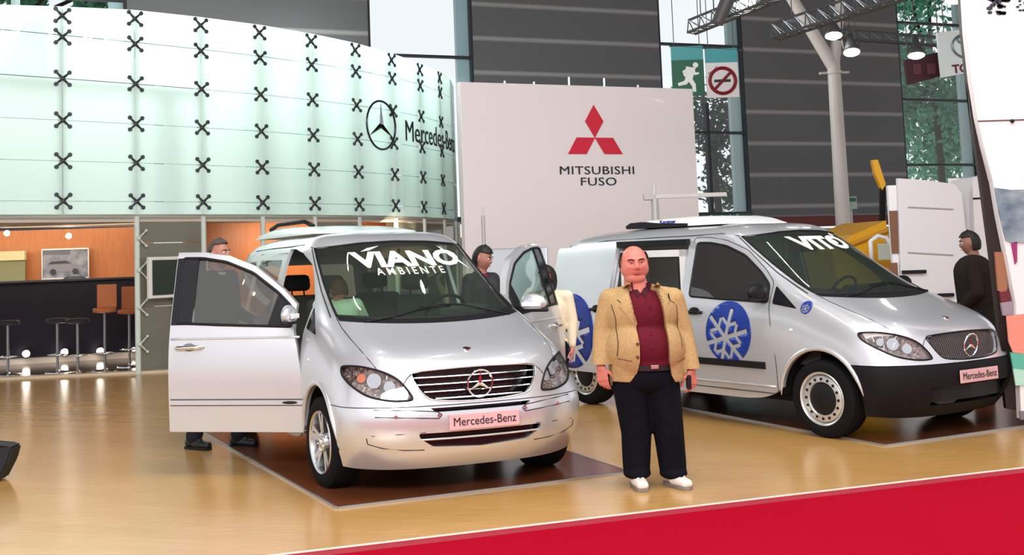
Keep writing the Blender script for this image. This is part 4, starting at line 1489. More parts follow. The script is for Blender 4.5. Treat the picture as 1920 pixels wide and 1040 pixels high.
# smoky lower panels between some posts
for i in (3, 6, 8, 9, 10, 11, 12):
    if i + 1 >= len(AP): continue
    a, b = AP[i], AP[i + 1]
    u = (b - a).normalized(); nrm = Vector((u.y, -u.x, 0))
    for z0, z1 in ((.03, 1.02), (1.03, 2.02), (2.03, 2.35)):
        bm = bmesh.new()
        add_prism(bm, [a + u * .05 + Vector((0, 0, z0)), b - u * .05 + Vector((0, 0, z0)), b - u * .05 + Vector((0, 0, z1)), a + u * .05 + Vector((0, 0, z1))], -nrm * .012)
        bmesh.ops.transform(bm, matrix=inv, verts=bm.verts[:])
        from_bm('lower_pane', bm, frost_low, pav)
for z in (.45, 1.02, 1.60, 2.1):                 # fittings down the post beside the lounge opening
    bm = bmesh.new()
    a = AP[3]; u = (AP[4] - AP[3]).normalized(); nrm = Vector((u.y, -u.x, 0))
    c = a + nrm * .06 + Vector((0, 0, z))
    add_ball(bm, c, .035, 10)
    for sz in (-1, 1):
        add_tube(bm, [c, c + u * .13 + Vector((0, 0, sz * .12))], [.014, .010], 6)
        add_ball(bm, c + u * .13 + Vector((0, 0, sz * .12)), .024, 8)
    bmesh.ops.transform(bm, matrix=inv, verts=bm.verts[:])
    from_bm('spider_fitting', bm, pale_post, pav, True, 40)
# kerb along the front of the pavilion floor
bm = bmesh.new()
ka, kb = on_floor(-40, 714), on_floor(330, 697)
kd = (kb - ka).normalized(); kn = Vector((-kd.y, kd.x, 0))
add_prism(bm, [ka, kb + kd * 3, kb + kd * 3 + kn * .22, ka + kn * .22], (0, 0, .035))
tag(from_bm('kerb', bm, mat('pale_kerb', (.62, .52, .36), .4)), 'pale kerb at the foot of the lounge under the glass wall', 'kerb')
bm = bmesh.new()
add_prism(bm, [ka - kd * 3 + kn * .22, kb + kd * 3 + kn * .22, kb + kd * 3 + kn * 5, ka - kd * 3 + kn * 5], (0, 0, .02))
tag(from_bm('floor_lounge', bm, mat('dark_lounge_floor', (.05, .025, .018), .15)), kind='structure')
# orange timber walls of the lounge
wood_o = mat('orange_veneer', (.52, .17, .045), .45, noise=((.44, .13, .035), 5, (6, 6, .6)))
def wall_quad(name, pa, pb, z0, z1, t, m, kind='structure'):
    a, b = Vector((*pa, 0)), Vector((*pb, 0))
    n_ = Vector((b.y - a.y, a.x - b.x, 0)).normalized()
    bm = bmesh.new()
    add_prism(bm, [a + Vector((0, 0, z0)), b + Vector((0, 0, z0)), b + Vector((0, 0, z1)), a + Vector((0, 0, z1))], -n_ * t)
    o = from_bm(name, bm, m)
    if kind: tag(o, kind=kind)
    return o
L0, L1 = at(-60, 560, 21.5), at(258, 560, 21.8)
wall_quad('wall_lounge', (L0.x - 1, L0.y - .1), (L1.x + .3, L1.y), 0, 2.40, .1, wood_o)
E0, E1 = AP[5] + Vector((-.9, 1.1, 0)), AP[9] + Vector((-.8, .4, 0))
wall_quad('wall_lounge_rear', (E0.x - .6, E0.y - .3), (E1.x, E1.y), 0, 2.40, .1, wood_o)
LN = Vector((L1.y - L0.y, L0.x - L1.x, 0)).normalized()
# dark bar counter
ctr_m = mat('dark_counter', (.008, .007, .013), .6, spec=.2)
c0, c1 = on_floor(-70, 692), on_floor(262, 672)
ct = thing('bar_counter', 'long black bar counter in the lounge before the orange wall', 'counter', (c0.x, c0.y, 0))
cd = (c1 - c0).normalized(); cn = Vector((-cd.y, cd.x, 0)); CL = (c1 - c0).length
bm = bmesh.new()
add_prism(bm, [Vector((0, 0, .14)), cd * CL + Vector((0, 0, .14)), cd * CL + cn * .5 + Vector((0, 0, .14)), cn * .5 + Vector((0, 0, .14))], (0, 0, 1.30))
from_bm('counter_body', bm, ctr_m, ct)
bm = bmesh.new()
add_prism(bm, [Vector((0, 0, .02)) + cn * .06, cd * CL + cn * .06 + Vector((0, 0, .02)), cd * CL + cn * .4 + Vector((0, 0, .02)), cn * .4 + Vector((0, 0, .02))], (0, 0, .12))
from_bm('plinth', bm, mat('pale_plinth', (.60, .52, .44), .5), ct)
bm = bmesh.new()
add_prism(bm, [Vector((0, 0, 1.44)) - cn * .05, cd * CL - cn * .05 + Vector((0, 0, 1.44)), cd * CL + cn * .52 + Vector((0, 0, 1.44)), cn * .52 + Vector((0, 0, 1.44))], (0, 0, .035))
from_bm('counter_top', bm, mat('counter_top_black', (.02, .02, .028), .25), ct)
# framed picture of a van
def flat_frame(px0, py0, px1, py1, Y):
    a, b = at(px0, py1, Y), at(px1, py0, Y)
    return a, b
pa, pb = at(79, 525, 21.45), at(167, 464, 21.5)
W_, H_ = (pb - pa).length * .83, pb.z - pa.z
pic = thing('framed_picture', 'framed grey photograph of a van on the orange wall', 'picture', ((pa.x + pb.x) / 2, (pa.y + pb.y) / 2 - .0, (pa.z + pb.z) / 2), math.atan2(L1.y - L0.y, L1.x - L0.x))
W_ = pb.x - pa.x
bm = bmesh.new()
for q in (((-W_ / 2, -.03, -H_ / 2), (W_ / 2, .0, -H_ / 2 + .035)), ((-W_ / 2, -.03, H_ / 2 - .025), (W_ / 2, .0, H_ / 2)), ((-W_ / 2, -.03, -H_ / 2), (-W_ / 2 + .02, .0, H_ / 2)), ((W_ / 2 - .02, -.03, -H_ / 2), (W_ / 2, .0, H_ / 2))):
    add_box(bm, *q)
from_bm('frame', bm, mat('picture_frame', (.62, .58, .56), .4, .3), pic)
bm = bmesh.new(); add_box(bm, (-W_ / 2 + .01, -.015, -H_ / 2 + .01), (W_ / 2 - .01, -.005, H_ / 2 - .01))
from_bm('photo', bm, mat('photo_grey', (.10, .11, .15), .4, noise=((.32, .33, .38), 6, (1, 1, 1))), pic)
def flat_poly(pts, y, m, nm, parent, t=.003):
    bm = bmesh.new(); add_prism(bm, [(x, y, z) for x, z in pts], (0, t, 0)); return from_bm(nm, bm, m, parent)
k = W_ / 2
flat_poly([(-.82 * k, -.34 * k), (-.80 * k, .0 * k), (-.62 * k, .16 * k), (.05 * k, .18 * k), (.35 * k, .0), (.60 * k, -.08 * k), (.62 * k, -.34 * k)], -.020, mat('photo_silver', (.22, .21, .24), .4), 'printed_van', pic)
flat_poly([(-.74 * k, .0 * k), (-.60 * k, .12 * k), (.02 * k, .14 * k), (.26 * k, .02 * k)], -.024, mat('photo_dark', (.03, .03, .05), .4), 'printed_window', pic)
for xx in (-.52, .42):
    flat_poly([(xx * k + .13 * k * math.cos(2 * PI * q_ / 14), -.33 * k + .13 * k * math.sin(2 * PI * q_ / 14)) for q_ in range(14)], -.028, mat('photo_dark', (.03, .03, .05), .4), 'printed_wheel', pic)
flat_poly([(-.95 * k, .42 * k), (-.95 * k, .60 * k), (.2 * k, .60 * k), (.2 * k, .40 * k)], -.020, mat('photo_dark2', (.10, .11, .14), .4), 'printed_building', pic)
# olive door panel with a cream head strip at the left
a, b = at(-30, 545, 21.3), at(47, 470, 21.35)
o = wall_quad('door_1', (a.x, a.y - .0), (b.x, b.y), 0.1, b.z, .06, mat('olive_panel', (.24, .24, .12), .5))
bm = bmesh.new(); add_box(bm, (a.x, a.y - .03, b.z - .17), (b.x + .02, b.y + .02, b.z + .0)); from_bm('head_strip', bm, mat('cream_strip', (.62, .52, .28), .5), o)
# shelf over the counter end
a, b = at(170, 553, 21.5), at(256, 556, 21.6)
bm = bmesh.new(); add_box(bm, (a.x, a.y - .25, a.z - .02), (b.x, b.y, a.z + .02))
tag(from_bm('wall_shelf', bm, mat('shelf_wood', (.30, .10, .04), .5)), 'thin wooden shelf on the orange wall right of the picture', 'shelf')
# bar stools in front of the counter
def stool(px, py, label, seat_m_, hasback=False, h=.78):
    f = on_floor(px, py)
    t = thing('bar_stool', label, 'stool', (f.x, f.y, .02), 0, None)
    bm = bmesh.new(); add_lathe(bm, [(.20, 0), (.20, .012), (.05, .03), (.028, .05)], None, 24); from_bm('base', bm, chrome, t, True, 40)
    bm = bmesh.new(); add_cyl(bm, (0, 0, .04), (0, 0, h), .022, seg=12); from_bm('column', bm, mat('dull_steel', (.25, .25, .27), .3, .9), t, True, 40)
    bm = bmesh.new(); add_tube(bm, [(.14 * math.cos(2 * PI * k_ / 20), .14 * math.sin(2 * PI * k_ / 20), .28) for k_ in range(20)], .010, 6, True); add_cyl(bm, (-.14, 0, .28), (.14, 0, .28), .008, seg=6); from_bm('foot_ring', bm, chrome, t, True)
    bm = bmesh.new(); add_lathe(bm, [(.10, h), (.18, h + .01), (.19, h + .05), (.17, h + .075), (.05, h + .08)], None, 24); from_bm('seat', bm, seat_m_, t, True, 50)
    if hasback:
        bm = bmesh.new()
        add_box(bm, (-.16, .12, h + .07), (.16, .16, h + .45), .015)
        from_bm('backrest', bm, seat_m_, t)
    return t
blk_leather = mat('black_leather', (.02, .02, .024), .4)
org_leather = mat('orange_leather', (.45, .13, .04), .45)
stool(15, 705, 'black bar stool at the left edge of the lounge', blk_leather)
stool(108, 700, 'black bar stool in front of the counter under the picture', blk_leather)
stool(146, 702, 'second black bar stool right of the one under the picture', blk_leather)
stool(197, 697, 'orange-backed bar stool near the right end of the counter', org_leather, True, .92)
stool(243, 689, 'orange-backed bar stool beside the pale post', org_leather, True, .86)
# rounded black armchair back behind the counter
f = on_floor(82, 690)
t = thing('tub_chair', 'round-backed black chair rising above the counter below the picture', 'chair', (f.x - .0, f.y + 1.55, .02))
bm = bmesh.new(); add_lathe(bm, [(.30, .42), (.36, .5), (.37, .62), (.30, .62), (.28, .50)], None, 28); from_bm('seat', bm, blk_leather, t, True, 50)
bm = bmesh.new(); add_ball(bm, (0, .15, 1.02), (.40, .10, .52), 20); from_bm('backrest', bm, blk_leather, t, True)
bm = bmesh.new(); add_cyl(bm, (0, 0, .02), (0, 0, .45), .04, seg=12); add_lathe(bm, [(.28, 0), (.27, .02), (.05, .03)], None, 24); from_bm('base', bm, chrome, t, True, 40)
# small round lamps
lamp_e = mat('lamp_glow', (1, .93, .82), .4, emit=25, ecol=(1, .90, .75))
def dot_lamp(p_, r, label, name='spotlight', grp=None, tgt=None):
    t = thing(name, label, 'lamp', p_, 0, grp)
    bm = bmesh.new(); add_ball(bm, (0, 0, 0), (r, r * .6, r), 14); from_bm('bulb', bm, lamp_e, t, True)
    bm = bmesh.new(); add_lathe(bm, [(r * .5, .0), (r * 1.15, -.001), (r * 1.2, .03), (r * .6, .07)], Matrix.Translation((0, .03, 0)) @ Matrix.Rotation(-PI / 2, 4, 'X'), 18); from_bm('lamp_cup', bm, chrome, t, True, 40)
    return t
for px_, py_, r_, lb in ((48, 663, .055, 'round glowing lamp low on the black counter, first from the left'), (120, 660, .055, 'round glowing lamp low on the black counter, middle one'), (187, 658, .055, 'round glowing lamp low on the black counter near the orange stools'), (250, 655, .03, 'tiny glowing lamp low on the counter beside the pale post')):
    o_, d_ = Vector((0, 0, CAM_H)), ray(px_, py_)
    nn_ = Vector((cd.y, -cd.x, 0))
    t_ = (Vector((c0.x, c0.y, 0)) + nn_ * .10 - o_).dot(nn_) / d_.dot(nn_)
    dot_lamp(o_ + d_ * t_, r_, lb, 'counter_lamp')
for px_, py_, r_, lb in ((12, 437, .045, 'small bright ceiling spot at the left above the olive door'), (128, 442, .045, 'small bright ceiling spot above the framed picture'), (768, 424, .04, 'small bright ceiling spot in the opening under the star emblem')):
    Y_ = 20.5 if px_ < 300 else 23.2
    dot_lamp(at(px_, py_, Y_), r_, lb, 'ceiling_spot')
area('lounge_light', (L0.x + 2, 19.6, 2.25), (L0.x + 2, 22, 1.0), 4, .5, 42, (1, .82, .6))
area('lounge_light_rear', ((E0.x + E1.x) / 2 + .8, (E0.y + E1.y) / 2 - .8, 2.2), ((E0.x + E1.x) / 2, (E0.y + E1.y) / 2 + .5, 1.2), 3, .4, 40, (1, .82, .6))
# monitor with a pale frame
a, b = at(279, 560, 18.0), at(388, 479, 18.9)
mc = (a + b) / 2
mon = thing('monitor', 'dark flat screen in a pale frame behind the open van door', 'screen', (mc.x, mc.y, mc.z), math.atan2(b.y - a.y, b.x - a.x) )
mw, mh = Vector((b.x - a.x, b.y - a.y, 0)).length / 2, (b.z - a.z) / 2
bm = bmesh.new(); add_box(bm, (-mw, -.03, -mh), (mw, .05, mh), .01); from_bm('casing', bm, mat('pale_casing', (.80, .80, .76), .4), mon)
bm = bmesh.new(); add_box(bm, (-mw + .05, -.038, -mh + .05), (mw - .05, -.028, mh - .05)); from_bm('screen', bm, mat('dark_screen', (.03, .05, .045), .15), mon)
bm = bmesh.new(); add_box(bm, (-.05, .03, -mc.z + .02), (.05, .09, 0)); add_lathe(bm, [(.3, 0), (.3, .015), (.05, .03)], Matrix.Translation((0, .06, -mc.z)), 24); from_bm('stand', bm, post_m, mon)

# ------------------------------------------------------------------ white advertising board with three red diamonds
bl, br = at(862, 152, 18.4), at(1299, 172, 20.1)
bdir = Vector((br.x - bl.x, br.y - bl.y, 0)); BW_ = bdir.length; bdir.normalize()
bz = (bl.z + br.z) / 2 + .02
board = thing('advertising_board', 'large white board with three red diamonds and black lettering', 'board', ((bl.x + br.x) / 2, (bl.y + br.y) / 2, 0), math.atan2(bdir.y, bdir.x))
def board_xz(px, py):
    o, d_ = Vector((0, 0, CAM_H)), ray(px, py)
    n_ = Vector((bdir.y, -bdir.x, 0))
    c_ = Vector((board.location.x, board.location.y, 0))
    t = (c_ - o).dot(n_) / d_.dot(n_)
    P_ = o + d_ * t
    return (P_ - c_).dot(bdir), P_.z
bm = bmesh.new(); add_box(bm, (-BW_ / 2, 0, .02), (BW_ / 2, .14, bz), .006)
from_bm('panel', bm, mat('board_white', (.80, .74, .76), .42, 0, .25), board)
x0, z0 = board_xz(1115, 258)
K = .215
def rhomb(ax, az, name):
    pass
red_e = mat('emblem_red', (.62, .006, .035), .4)
H3 = math.sqrt(3)
a_ = .50                                   # side of a diamond
for q in (0, 120, 240):
    ang = R(90 + q)
    u = Vector((math.cos(ang - R(30)), math.sin(ang - R(30)))) * a_
    v = Vector((math.cos(ang + R(30)), math.sin(ang + R(30)))) * a_
    pts = [Vector((0, 0)), u, u + v, v]
    bm = bmesh.new(); add_prism(bm, [(x0 + p_.x * .70, -.018, z0 + p_.y * .64) for p_ in pts], (0, .016, 0))
    from_bm('diamond', bm, red_e, board)
for s_, px, py, sz, sx in (('MITSUBISHI', 1120, 320, .195, 1.42), ('FUSO', 1122, 341, .195, 1.45)):
    x_, z_ = board_xz(px, py)
    me = text_mesh(s_, sz, sx, 0, .01, 1.06)
    me.transform(Matrix.Translation((x_, -.008, z_)))
    new_obj('lettering', me, [ink], board)
for px in (950, 1005, 1071, 1137, 1200):
    x_, _ = board_xz(px, 160)
    bm = bmesh.new(); add_cyl(bm, (x_, .07, bz - .02), (x_, .07, bz + (.15 if px in (1071, 1137) else .05)), .018, seg=8)
    from_bm('top_peg', bm, chrome, board)
# light stands in front of the board
def stand(px, ptop, pbot, Y, label, w_, bar=None):
    a = at(px, ptop, Y)
    t = thing('metal_stand', label, 'stand', (a.x, a.y, 0))
    bm = bmesh.new(); add_cyl(bm, (0, 0, .02), (0, 0, at(px, pbot, Y).z), w_, seg=12); from_bm('pole', bm, mat('stand_grey', (.50, .48, .47), .4, .3), t, True, 40)
    bm = bmesh.new(); add_cyl(bm, (0, 0, at(px, pbot, Y).z - .02), (0, 0, a.z), w_ * .5, seg=12); from_bm('upper_tube', bm, mat('stand_pale', (.62, .60, .58), .4, .2), t, True, 40)
    bm = bmesh.new(); add_lathe(bm, [(.22, 0), (.22, .015), (w_ * 1.3, .03), (w_ * 1.2, .08)], None, 20); from_bm('base', bm, black_pl, t, True, 40)
    if bar:
        b0, b1 = at(bar[0], bar[2], Y) - t.location, at(bar[1], bar[2] - 2, Y) - t.location
        bm = bmesh.new(); add_box(bm, (b0.x, -.02, b0.z - .03), (b1.x, .02, b0.z + .03), .006); from_bm('cross_bar', bm, mat('stand_pale', (.62, .60, .58), .4, .2), t)
        bm = bmesh.new(); add_box(bm, (b0.x - .02, -.05, b0.z - .05), (b0.x + .14, .05, b0.z + .035), .01); from_bm('bracket', bm, mat('stand_grey', (.50, .48, .47), .4, .3), t)
    return t
stand(905, 388, 404, 16.5, 'thin dark metal stand before the left edge of the white board', .028)
stand(1226, 343, 372, 16.5, 'grey metal stand with a long cross bar before the white board', .055, (1209, 1362, 369))

# ------------------------------------------------------------------ tree-shaped column
c = at(1574, 300, 25.0)
col_m = mat('column_white', (.62, .57, .55), .5)
t = thing('roof_column', 'round white column with forked branches before the grey cladding', 'column', (c.x, c.y, 0))
inv_ = Matrix.Translation((-c.x, -c.y, 0))
fz = at(1552, 118, 25).z
bm = bmesh.new(); add_cyl(bm, (0, 0, 0), (0, 0, fz), .175, .135, 28); from_bm('shaft', bm, col_m, t, True, 40)
j = Vector((c.x, c.y, fz - .1))
for px, py, r_ in ((1487, -6, .11), (1580, -6, .09)):
    e = at(px - 4, py, 25.0); e = j + (e - j) * 1.6
    bm = bmesh.new(); add_cyl(bm, j, e, r_ + .03, r_, 18); bmesh.ops.transform(bm, matrix=inv_, verts=bm.verts[:]); from_bm('branch', bm, col_m, t, True, 40)
bm = bmesh.new(); zz = fz - .25; add_box(bm, (-.32, -.05, zz), (-.12, .05, zz + .05), .01); add_box(bm, (.12, -.05, zz), (.32, .05, zz + .05), .01); add_cyl(bm, (0, 0, zz), (0, 0, zz + .06), .17, seg=24); from_bm('collar', bm, col_m, t)
# little notice on the wall beside the column
a, b = at(1588, 392, 26.5), at(1606, 368, 26.5)
t = thing('wall_notice', 'small green and white notice beside the white column', 'sign', ((a.x + b.x) / 2, a.y, 0))
bm = bmesh.new(); add_box(bm, (-(b.x - a.x) / 2, 0, a.z), ((b.x - a.x) / 2, .03, b.z)); from_bm('board', bm, mat('notice_grey', (.40, .50, .45), .5), t)
bm = bmesh.new(); add_box(bm, (-(b.x - a.x) / 2 + .02, -.008, a.z + .17), ((b.x - a.x) / 2 - .02, 0, b.z - .03)); from_bm('notice_field', bm, mat('notice_green', (.02, .14, .08), .5), t)
bm = bmesh.new(); add_cyl(bm, (0, .05, 0), (0, .05, b.z), .02, seg=8); from_bm('pole', bm, mat('stand_grey', (.5, .48, .47), .4, .3), t)

# ------------------------------------------------------------------ hanging signs
sign_green = mat('sign_green', (.006, .115, .055), .4)
sign_teal = mat('sign_teal', (.05, .35, .38), .3)
sign_white = mat('sign_white', (.80, .78, .80), .4)
white_p = mat('pictogram_white', (.88, .92, .90), .5)
def hang_sign(name, label, cat, px0, py0, px1, py1, Y, tilt=0.0, ztop=12.0):
    a, b = at(px0, py1, Y), at(px1, py0, Y + tilt)
    t = thing(name, label, cat, ((a.x + b.x) / 2, (a.y + b.y) / 2, (a.z + b.z) / 2), math.atan2(b.y - a.y, b.x - a.x))
    w_, h_ = (Vector((b.x - a.x, b.y - a.y)).length) / 2, (b.z - a.z) / 2
    bm = bmesh.new()
    for sx in (-.8, .8): add_cyl(bm, (sx * w_, 0, h_), (sx * w_, 0, ztop - t.location.z), .008, seg=6)
    from_bm('hanger', bm, lamp_box, t)
    return t, w_, h_
t, w_, h_ = hang_sign('exit_sign', 'green hanging sign with a white running figure', 'sign', 1262, 86, 1317, 181, 21.5)
bm = bmesh.new(); add_box(bm, (-w_, -.02, -h_), (w_, .02, h_ * .45)); from_bm('panel', bm, sign_green, t)
bm = bmesh.new(); add_box(bm, (-w_, -.02, h_ * .45), (w_, .02, h_)); from_bm('top_band', bm, sign_teal, t)
k = w_
bm = bmesh.new()
LD = [0]
def limb(pts, r0, r1):
    P_ = [Vector((x * k, 0, z * k)) for x, z in pts]
    for i_, (p_, q_) in enumerate(zip(P_, P_[1:])):
        d_ = (q_ - p_).normalized(); n_ = Vector((-d_.z, 0, d_.x))
        LD[0] -= .0025
        ra, rb = (r0 + (r1 - r0) * i_ / (len(P_) - 1)) * k, (r0 + (r1 - r0) * (i_ + 1) / (len(P_) - 1)) * k
        add_prism(bm, [p_ + n_ * ra - d_ * ra * .5 + Vector((0, -.03 + LD[0], 0)), q_ + n_ * rb + d_ * rb * .5 + Vector((0, -.03 + LD[0], 0)), q_ - n_ * rb + d_ * rb * .5 + Vector((0, -.03 + LD[0], 0)), p_ - n_ * ra - d_ * ra * .5 + Vector((0, -.03 + LD[0], 0))], (0, .008, 0))
limb([(.15, .10), (.02, -.52)], .30, .22)
limb([(.02, -.5), (-.22, -.78), (-.62, -.88)], .16, .10)
limb([(.05, -.5), (.30, -.95), (.34, -1.35)], .16, .10)
limb([(.05, .15), (-.28, -.05), (-.22, -.32)], .09, .07)
limb([(.25, .10), (.42, -.22), (.62, -.18)], .09, .07)
bmesh.ops.scale(bm, vec=(1, 1, .95), verts=bm.verts[:])
from_bm('running_figure', bm, white_p, t)
bm = bmesh.new(); add_cyl(bm, (.48 * k, -.03, .36 * k), (.48 * k, -.022, .36 * k), .17 * k, seg=20); from_bm('figure_head', bm, white_p, t)
t, w_, h_ = hang_sign('no_smoking_sign', 'white hanging sign with a red barred ring over a cigarette', 'sign', 1326, 90, 1381, 184, 21.5)
bm = bmesh.new(); add_box(bm, (-w_, -.02, -h_), (w_, .02, h_ * .42)); from_bm('panel', bm, sign_white, t)
bm = bmesh.new(); add_box(bm, (-w_, -.02, h_ * .42), (w_, .02, h_)); from_bm('top_band', bm, sign_teal, t)
ring_m = mat('ring_red', (.22, .01, .02), .5)
cz_, rr_ = -h_ * .32, w_ * .80
bm = bmesh.new(); add_tube(bm, [(rr_ * math.cos(2 * PI * q_ / 36), -.025, cz_ + rr_ * math.sin(2 * PI * q_ / 36)) for q_ in range(36)], .035, 6, True); from_bm('red_ring', bm, ring_m, t)
bm = bmesh.new(); add_box(bm, (-w_ * .52, -.032, cz_ - .025), (w_ * .5, -.024, cz_ + .025)); from_bm('cigarette', bm, ink, t)
bm = bmesh.new(); add_tube(bm, [(-rr_ * .68, -.035, cz_ - rr_ * .68), (rr_ * .68, -.035, cz_ + rr_ * .68)], .028, 6); from_bm('red_bar', bm, ring_m, t)
bm = bmesh.new(); add_tube(bm, [(-.22, -.03, cz_ + .08), (-.26, -.03, cz_ + .15), (-.16, -.03, cz_ + .20), (-.10, -.03, cz_ + .28)], .012, 5); from_bm('smoke', bm, mat('smoke_grey', (.35, .35, .38), .5), t)
a, b = at(1255, 86, 21.5), at(1394, 94, 21.5)
bm = bmesh.new(); add_cyl(bm, a, b, .022, seg=8); tag(from_bm('sign_rail', bm, post_m), 'thin dark rail carrying the running-man and no-smoking signs', 'rail')
# green emergency exit board under the window
t, w_, h_ = hang_sign('emergency_exit_board', 'long green board with two lines of pale lettering under the window', 'sign', 1318, 400, 1412, 425, 27, 0, 0)
for ch in list(t.children): bpy.data.objects.remove(ch)
bm = bmesh.new(); add_box(bm, (-w_, -.05, -h_), (w_, .05, h_)); from_bm('panel', bm, mat('exit_board_green', (.01, .09, .05), .35), t)
pale_g = mat('pale_green_ink', (.45, .75, .58), .5)
for s_, dz in (('Sortie de Secours', .07), ('Emergency Exit', -.065)):
    me = text_mesh(s_, .155, 1.0, .002, .006)
    me.transform(Matrix.Translation((.12, -.056, dz))); new_obj('lettering', me, [pale_g], t)
bm = bmesh.new(); add_box(bm, (-w_ + .03, -.06, -h_ + .02), (-w_ + .18, -.05, -.0)); from_bm('pictogram', bm, mat('pictogram_cream', (.75, .85, .6), .5), t)
# bracket to wall so that it hangs from the sill
bm = bmesh.new(); add_box(bm, (-w_, .05, -h_), (w_, .09, -h_ - 2.0)); from_bm('door_frame', bm, dframe_m, t)
# car maker sign and its dark neighbour
t, w_, h_ = hang_sign('maker_sign', 'white hanging sign with a grey oval emblem and dark red letters', 'sign', 1764, 148, 1846, 50, 19.5, 0) if 0 else hang_sign('maker_sign', 'white hanging sign with a grey oval emblem and dark red letters', 'sign', 1765, 56, 1862, 146, 19.5)
SH = .12
bm = bmesh.new(); add_prism(bm, [(-w_, -.04, -h_), (w_, -.04, -h_ + SH * 1.2), (w_, -.04, h_ + SH * .6), (-w_ - .03, -.04, h_ - SH * .2)], (0, .08, 0)); from_bm('panel', bm, mat('sign_pale', (.66, .74, .74), .4), t)
gm = mat('emblem_grey', (.16, .22, .26), .3, .5)
bm = bmesh.new(); add_tube(bm, [(.03 + .30 * math.cos(2 * PI * q_ / 32), -.05, .13 + .22 * math.sin(2 * PI * q_ / 32)) for q_ in range(32)], .020, 6, True)
add_tube(bm, [(.03 + .10 * math.cos(2 * PI * q_ / 24), -.05, .13 + .21 * math.sin(2 * PI * q_ / 24)) for q_ in range(24)], .016, 6, True)
add_tube(bm, [(.03 + .20 * math.cos(2 * PI * q_ / 24), -.05, .24 + .09 * math.sin(2 * PI * q_ / 24)) for q_ in range(24)], .016, 6, True)
from_bm('oval_emblem', bm, gm, t)
me = text_mesh('TOYOTA', .20, 1.0, .006, .006); me.transform(Matrix.Rotation(R(-4), 4, 'Y') @ Matrix.Translation((.10, -.05, -.25))); new_obj('lettering', me, [mat('letter_maroon', (.12, .01, .04), .5)], t)
t, w_, h_ = hang_sign('dark_red_sign', 'dark red hanging sign beside the white maker sign', 'sign', 1698, 100, 1768, 160, 19.9)
bm = bmesh.new(); add_prism(bm, [(-w_ + .03, -.04, -h_), (w_, -.04, -h_ + .16), (w_, -.04, h_ + .04), (-w_, -.04, h_ - .10)], (0, .08, 0)); from_bm('panel', bm, mat('sign_dark_red', (.05, .008, .015), .5), t)
for q_ in (-.35, .25):
    bm = bmesh.new(); add_box(bm, (q_ * w_ * 1.2 - .07, -.05, -.10), (q_ * w_ * 1.2 + .08, -.04, .10), .01); from_bm('faint_panel', bm, mat('sign_dull_red', (.12, .03, .045), .5), t)

# ------------------------------------------------------------------ lighting trusses and flood lamps
tr_m = mat('truss_metal', (.16, .18, .20), .35, .8)
def truss(p0, p1, hgt, label, Y0, Y1, n=9):
    a, b = at(*p0, Y0), at(*p1, Y1)
    t = thing('lighting_truss', label, 'truss', a)
    d_ = b - a; L_ = d_.length; d_.normalize()
    side = d_.cross(Vector((0, 0, 1))).normalized()
    up_ = side.cross(d_).normalized()
    cs_ = [Vector((0, 0, 0)), -up_ * hgt + side * hgt * .5, -up_ * hgt - side * hgt * .5]
    for c_ in cs_:
        bm = bmesh.new(); add_cyl(bm, c_, c_ + d_ * L_, .02, seg=8); from_bm('chord', bm, tr_m, t, True, 40)
    for i_ in range(n):
        bm = bmesh.new()
        s0_, s1_ = d_ * L_ * i_ / n, d_ * L_ * (i_ + 1) / n
        for c_, e_ in ((cs_[0], cs_[1]), (cs_[0], cs_[2]), (cs_[1], cs_[2])):
            add_cyl(bm, c_ + s0_, e_ + s1_, .009, seg=6)
            add_cyl(bm, c_ + s0_, e_ + s0_, .009, seg=6)
        from_bm('lattice', bm, tr_m, t)
    for s_ in (.15, .95):
        bm = bmesh.new(); add_cyl(bm, d_ * L_ * s_, d_ * L_ * s_ + Vector((0, 0, max(.5, 12.0 - a.z - d_.z * L_ * s_))), .008, seg=6); from_bm('hanger', bm, lamp_box, t)
    return t
truss((1291, 38), (1452, -28), .20, 'short metal lighting truss above the running-man sign', 16.5, 15.5, 7)
truss((1447, 44), (1720, -45), .24, 'long metal lighting truss crossing before the forked column', 17, 15.5, 12)
truss((1560, 55), (1860, 75), .18, 'dark metal truss running behind the hanging lamps to the right', 23, 22, 12)
glow = mat('flood_glow', (1, 1, 1), .4, emit=14, ecol=(1, .97, .92))
def flood(px, py, Y, w_, label, tilt=10):
    p_ = at(px, py, Y)
    t = thing('flood_lamp', label, 'lamp', p_, 0)
    t.rotation_euler = (R(-tilt), R(6), 0)
    bm = bmesh.new(); add_lathe(bm, [(w_, 0), (w_ * 1.05, .01), (w_ * .9, .08), (w_ * .45, .22), (w_ * .3, .34), (w_ * .1, .36)], None, 28); from_bm('shade', bm, lamp_box, t, True, 50)
    bm = bmesh.new(); add_lathe(bm, [(w_ * .2, -.035), (w_ * .7, -.028), (w_ * .97, -.006), (w_ * .98, .004)], None, 28); from_bm('lamp_face', bm, glow, t, True, 60)
    bm = bmesh.new(); add_tube(bm, [(-w_, 0, .05), (-w_ * 1.1, 0, .3), (0, 0, .5), (w_ * 1.1, 0, .3), (w_, 0, .05)], .012, 6); add_cyl(bm, (0, 0, .48), (0, 0, 12 - p_.z), .008, seg=6); from_bm('bracket', bm, lamp_box, t)
    return t
flood(1597, 98, 18, .125, 'hanging flood lamp nearest the forked column, lower of the pair', 22)
flood(1563, 67, 18, .13, 'hanging flood lamp overlapping the long truss, upper of the pair', 18)
flood(1718, 104, 18.5, .13, 'hanging flood lamp in front of the dark red sign', 14)
flood(1396, 6, 16, .155, 'hanging flood lamp at the top edge above the short truss', 22)
flood(1790, 0, 17, .13, 'hanging flood lamp at the top edge beside the white banner', 14)
p_ = at(1352, 22, 15.8)
t = thing('spot_can', 'black cylindrical stage lamp clamped on the short truss', 'lamp', p_)
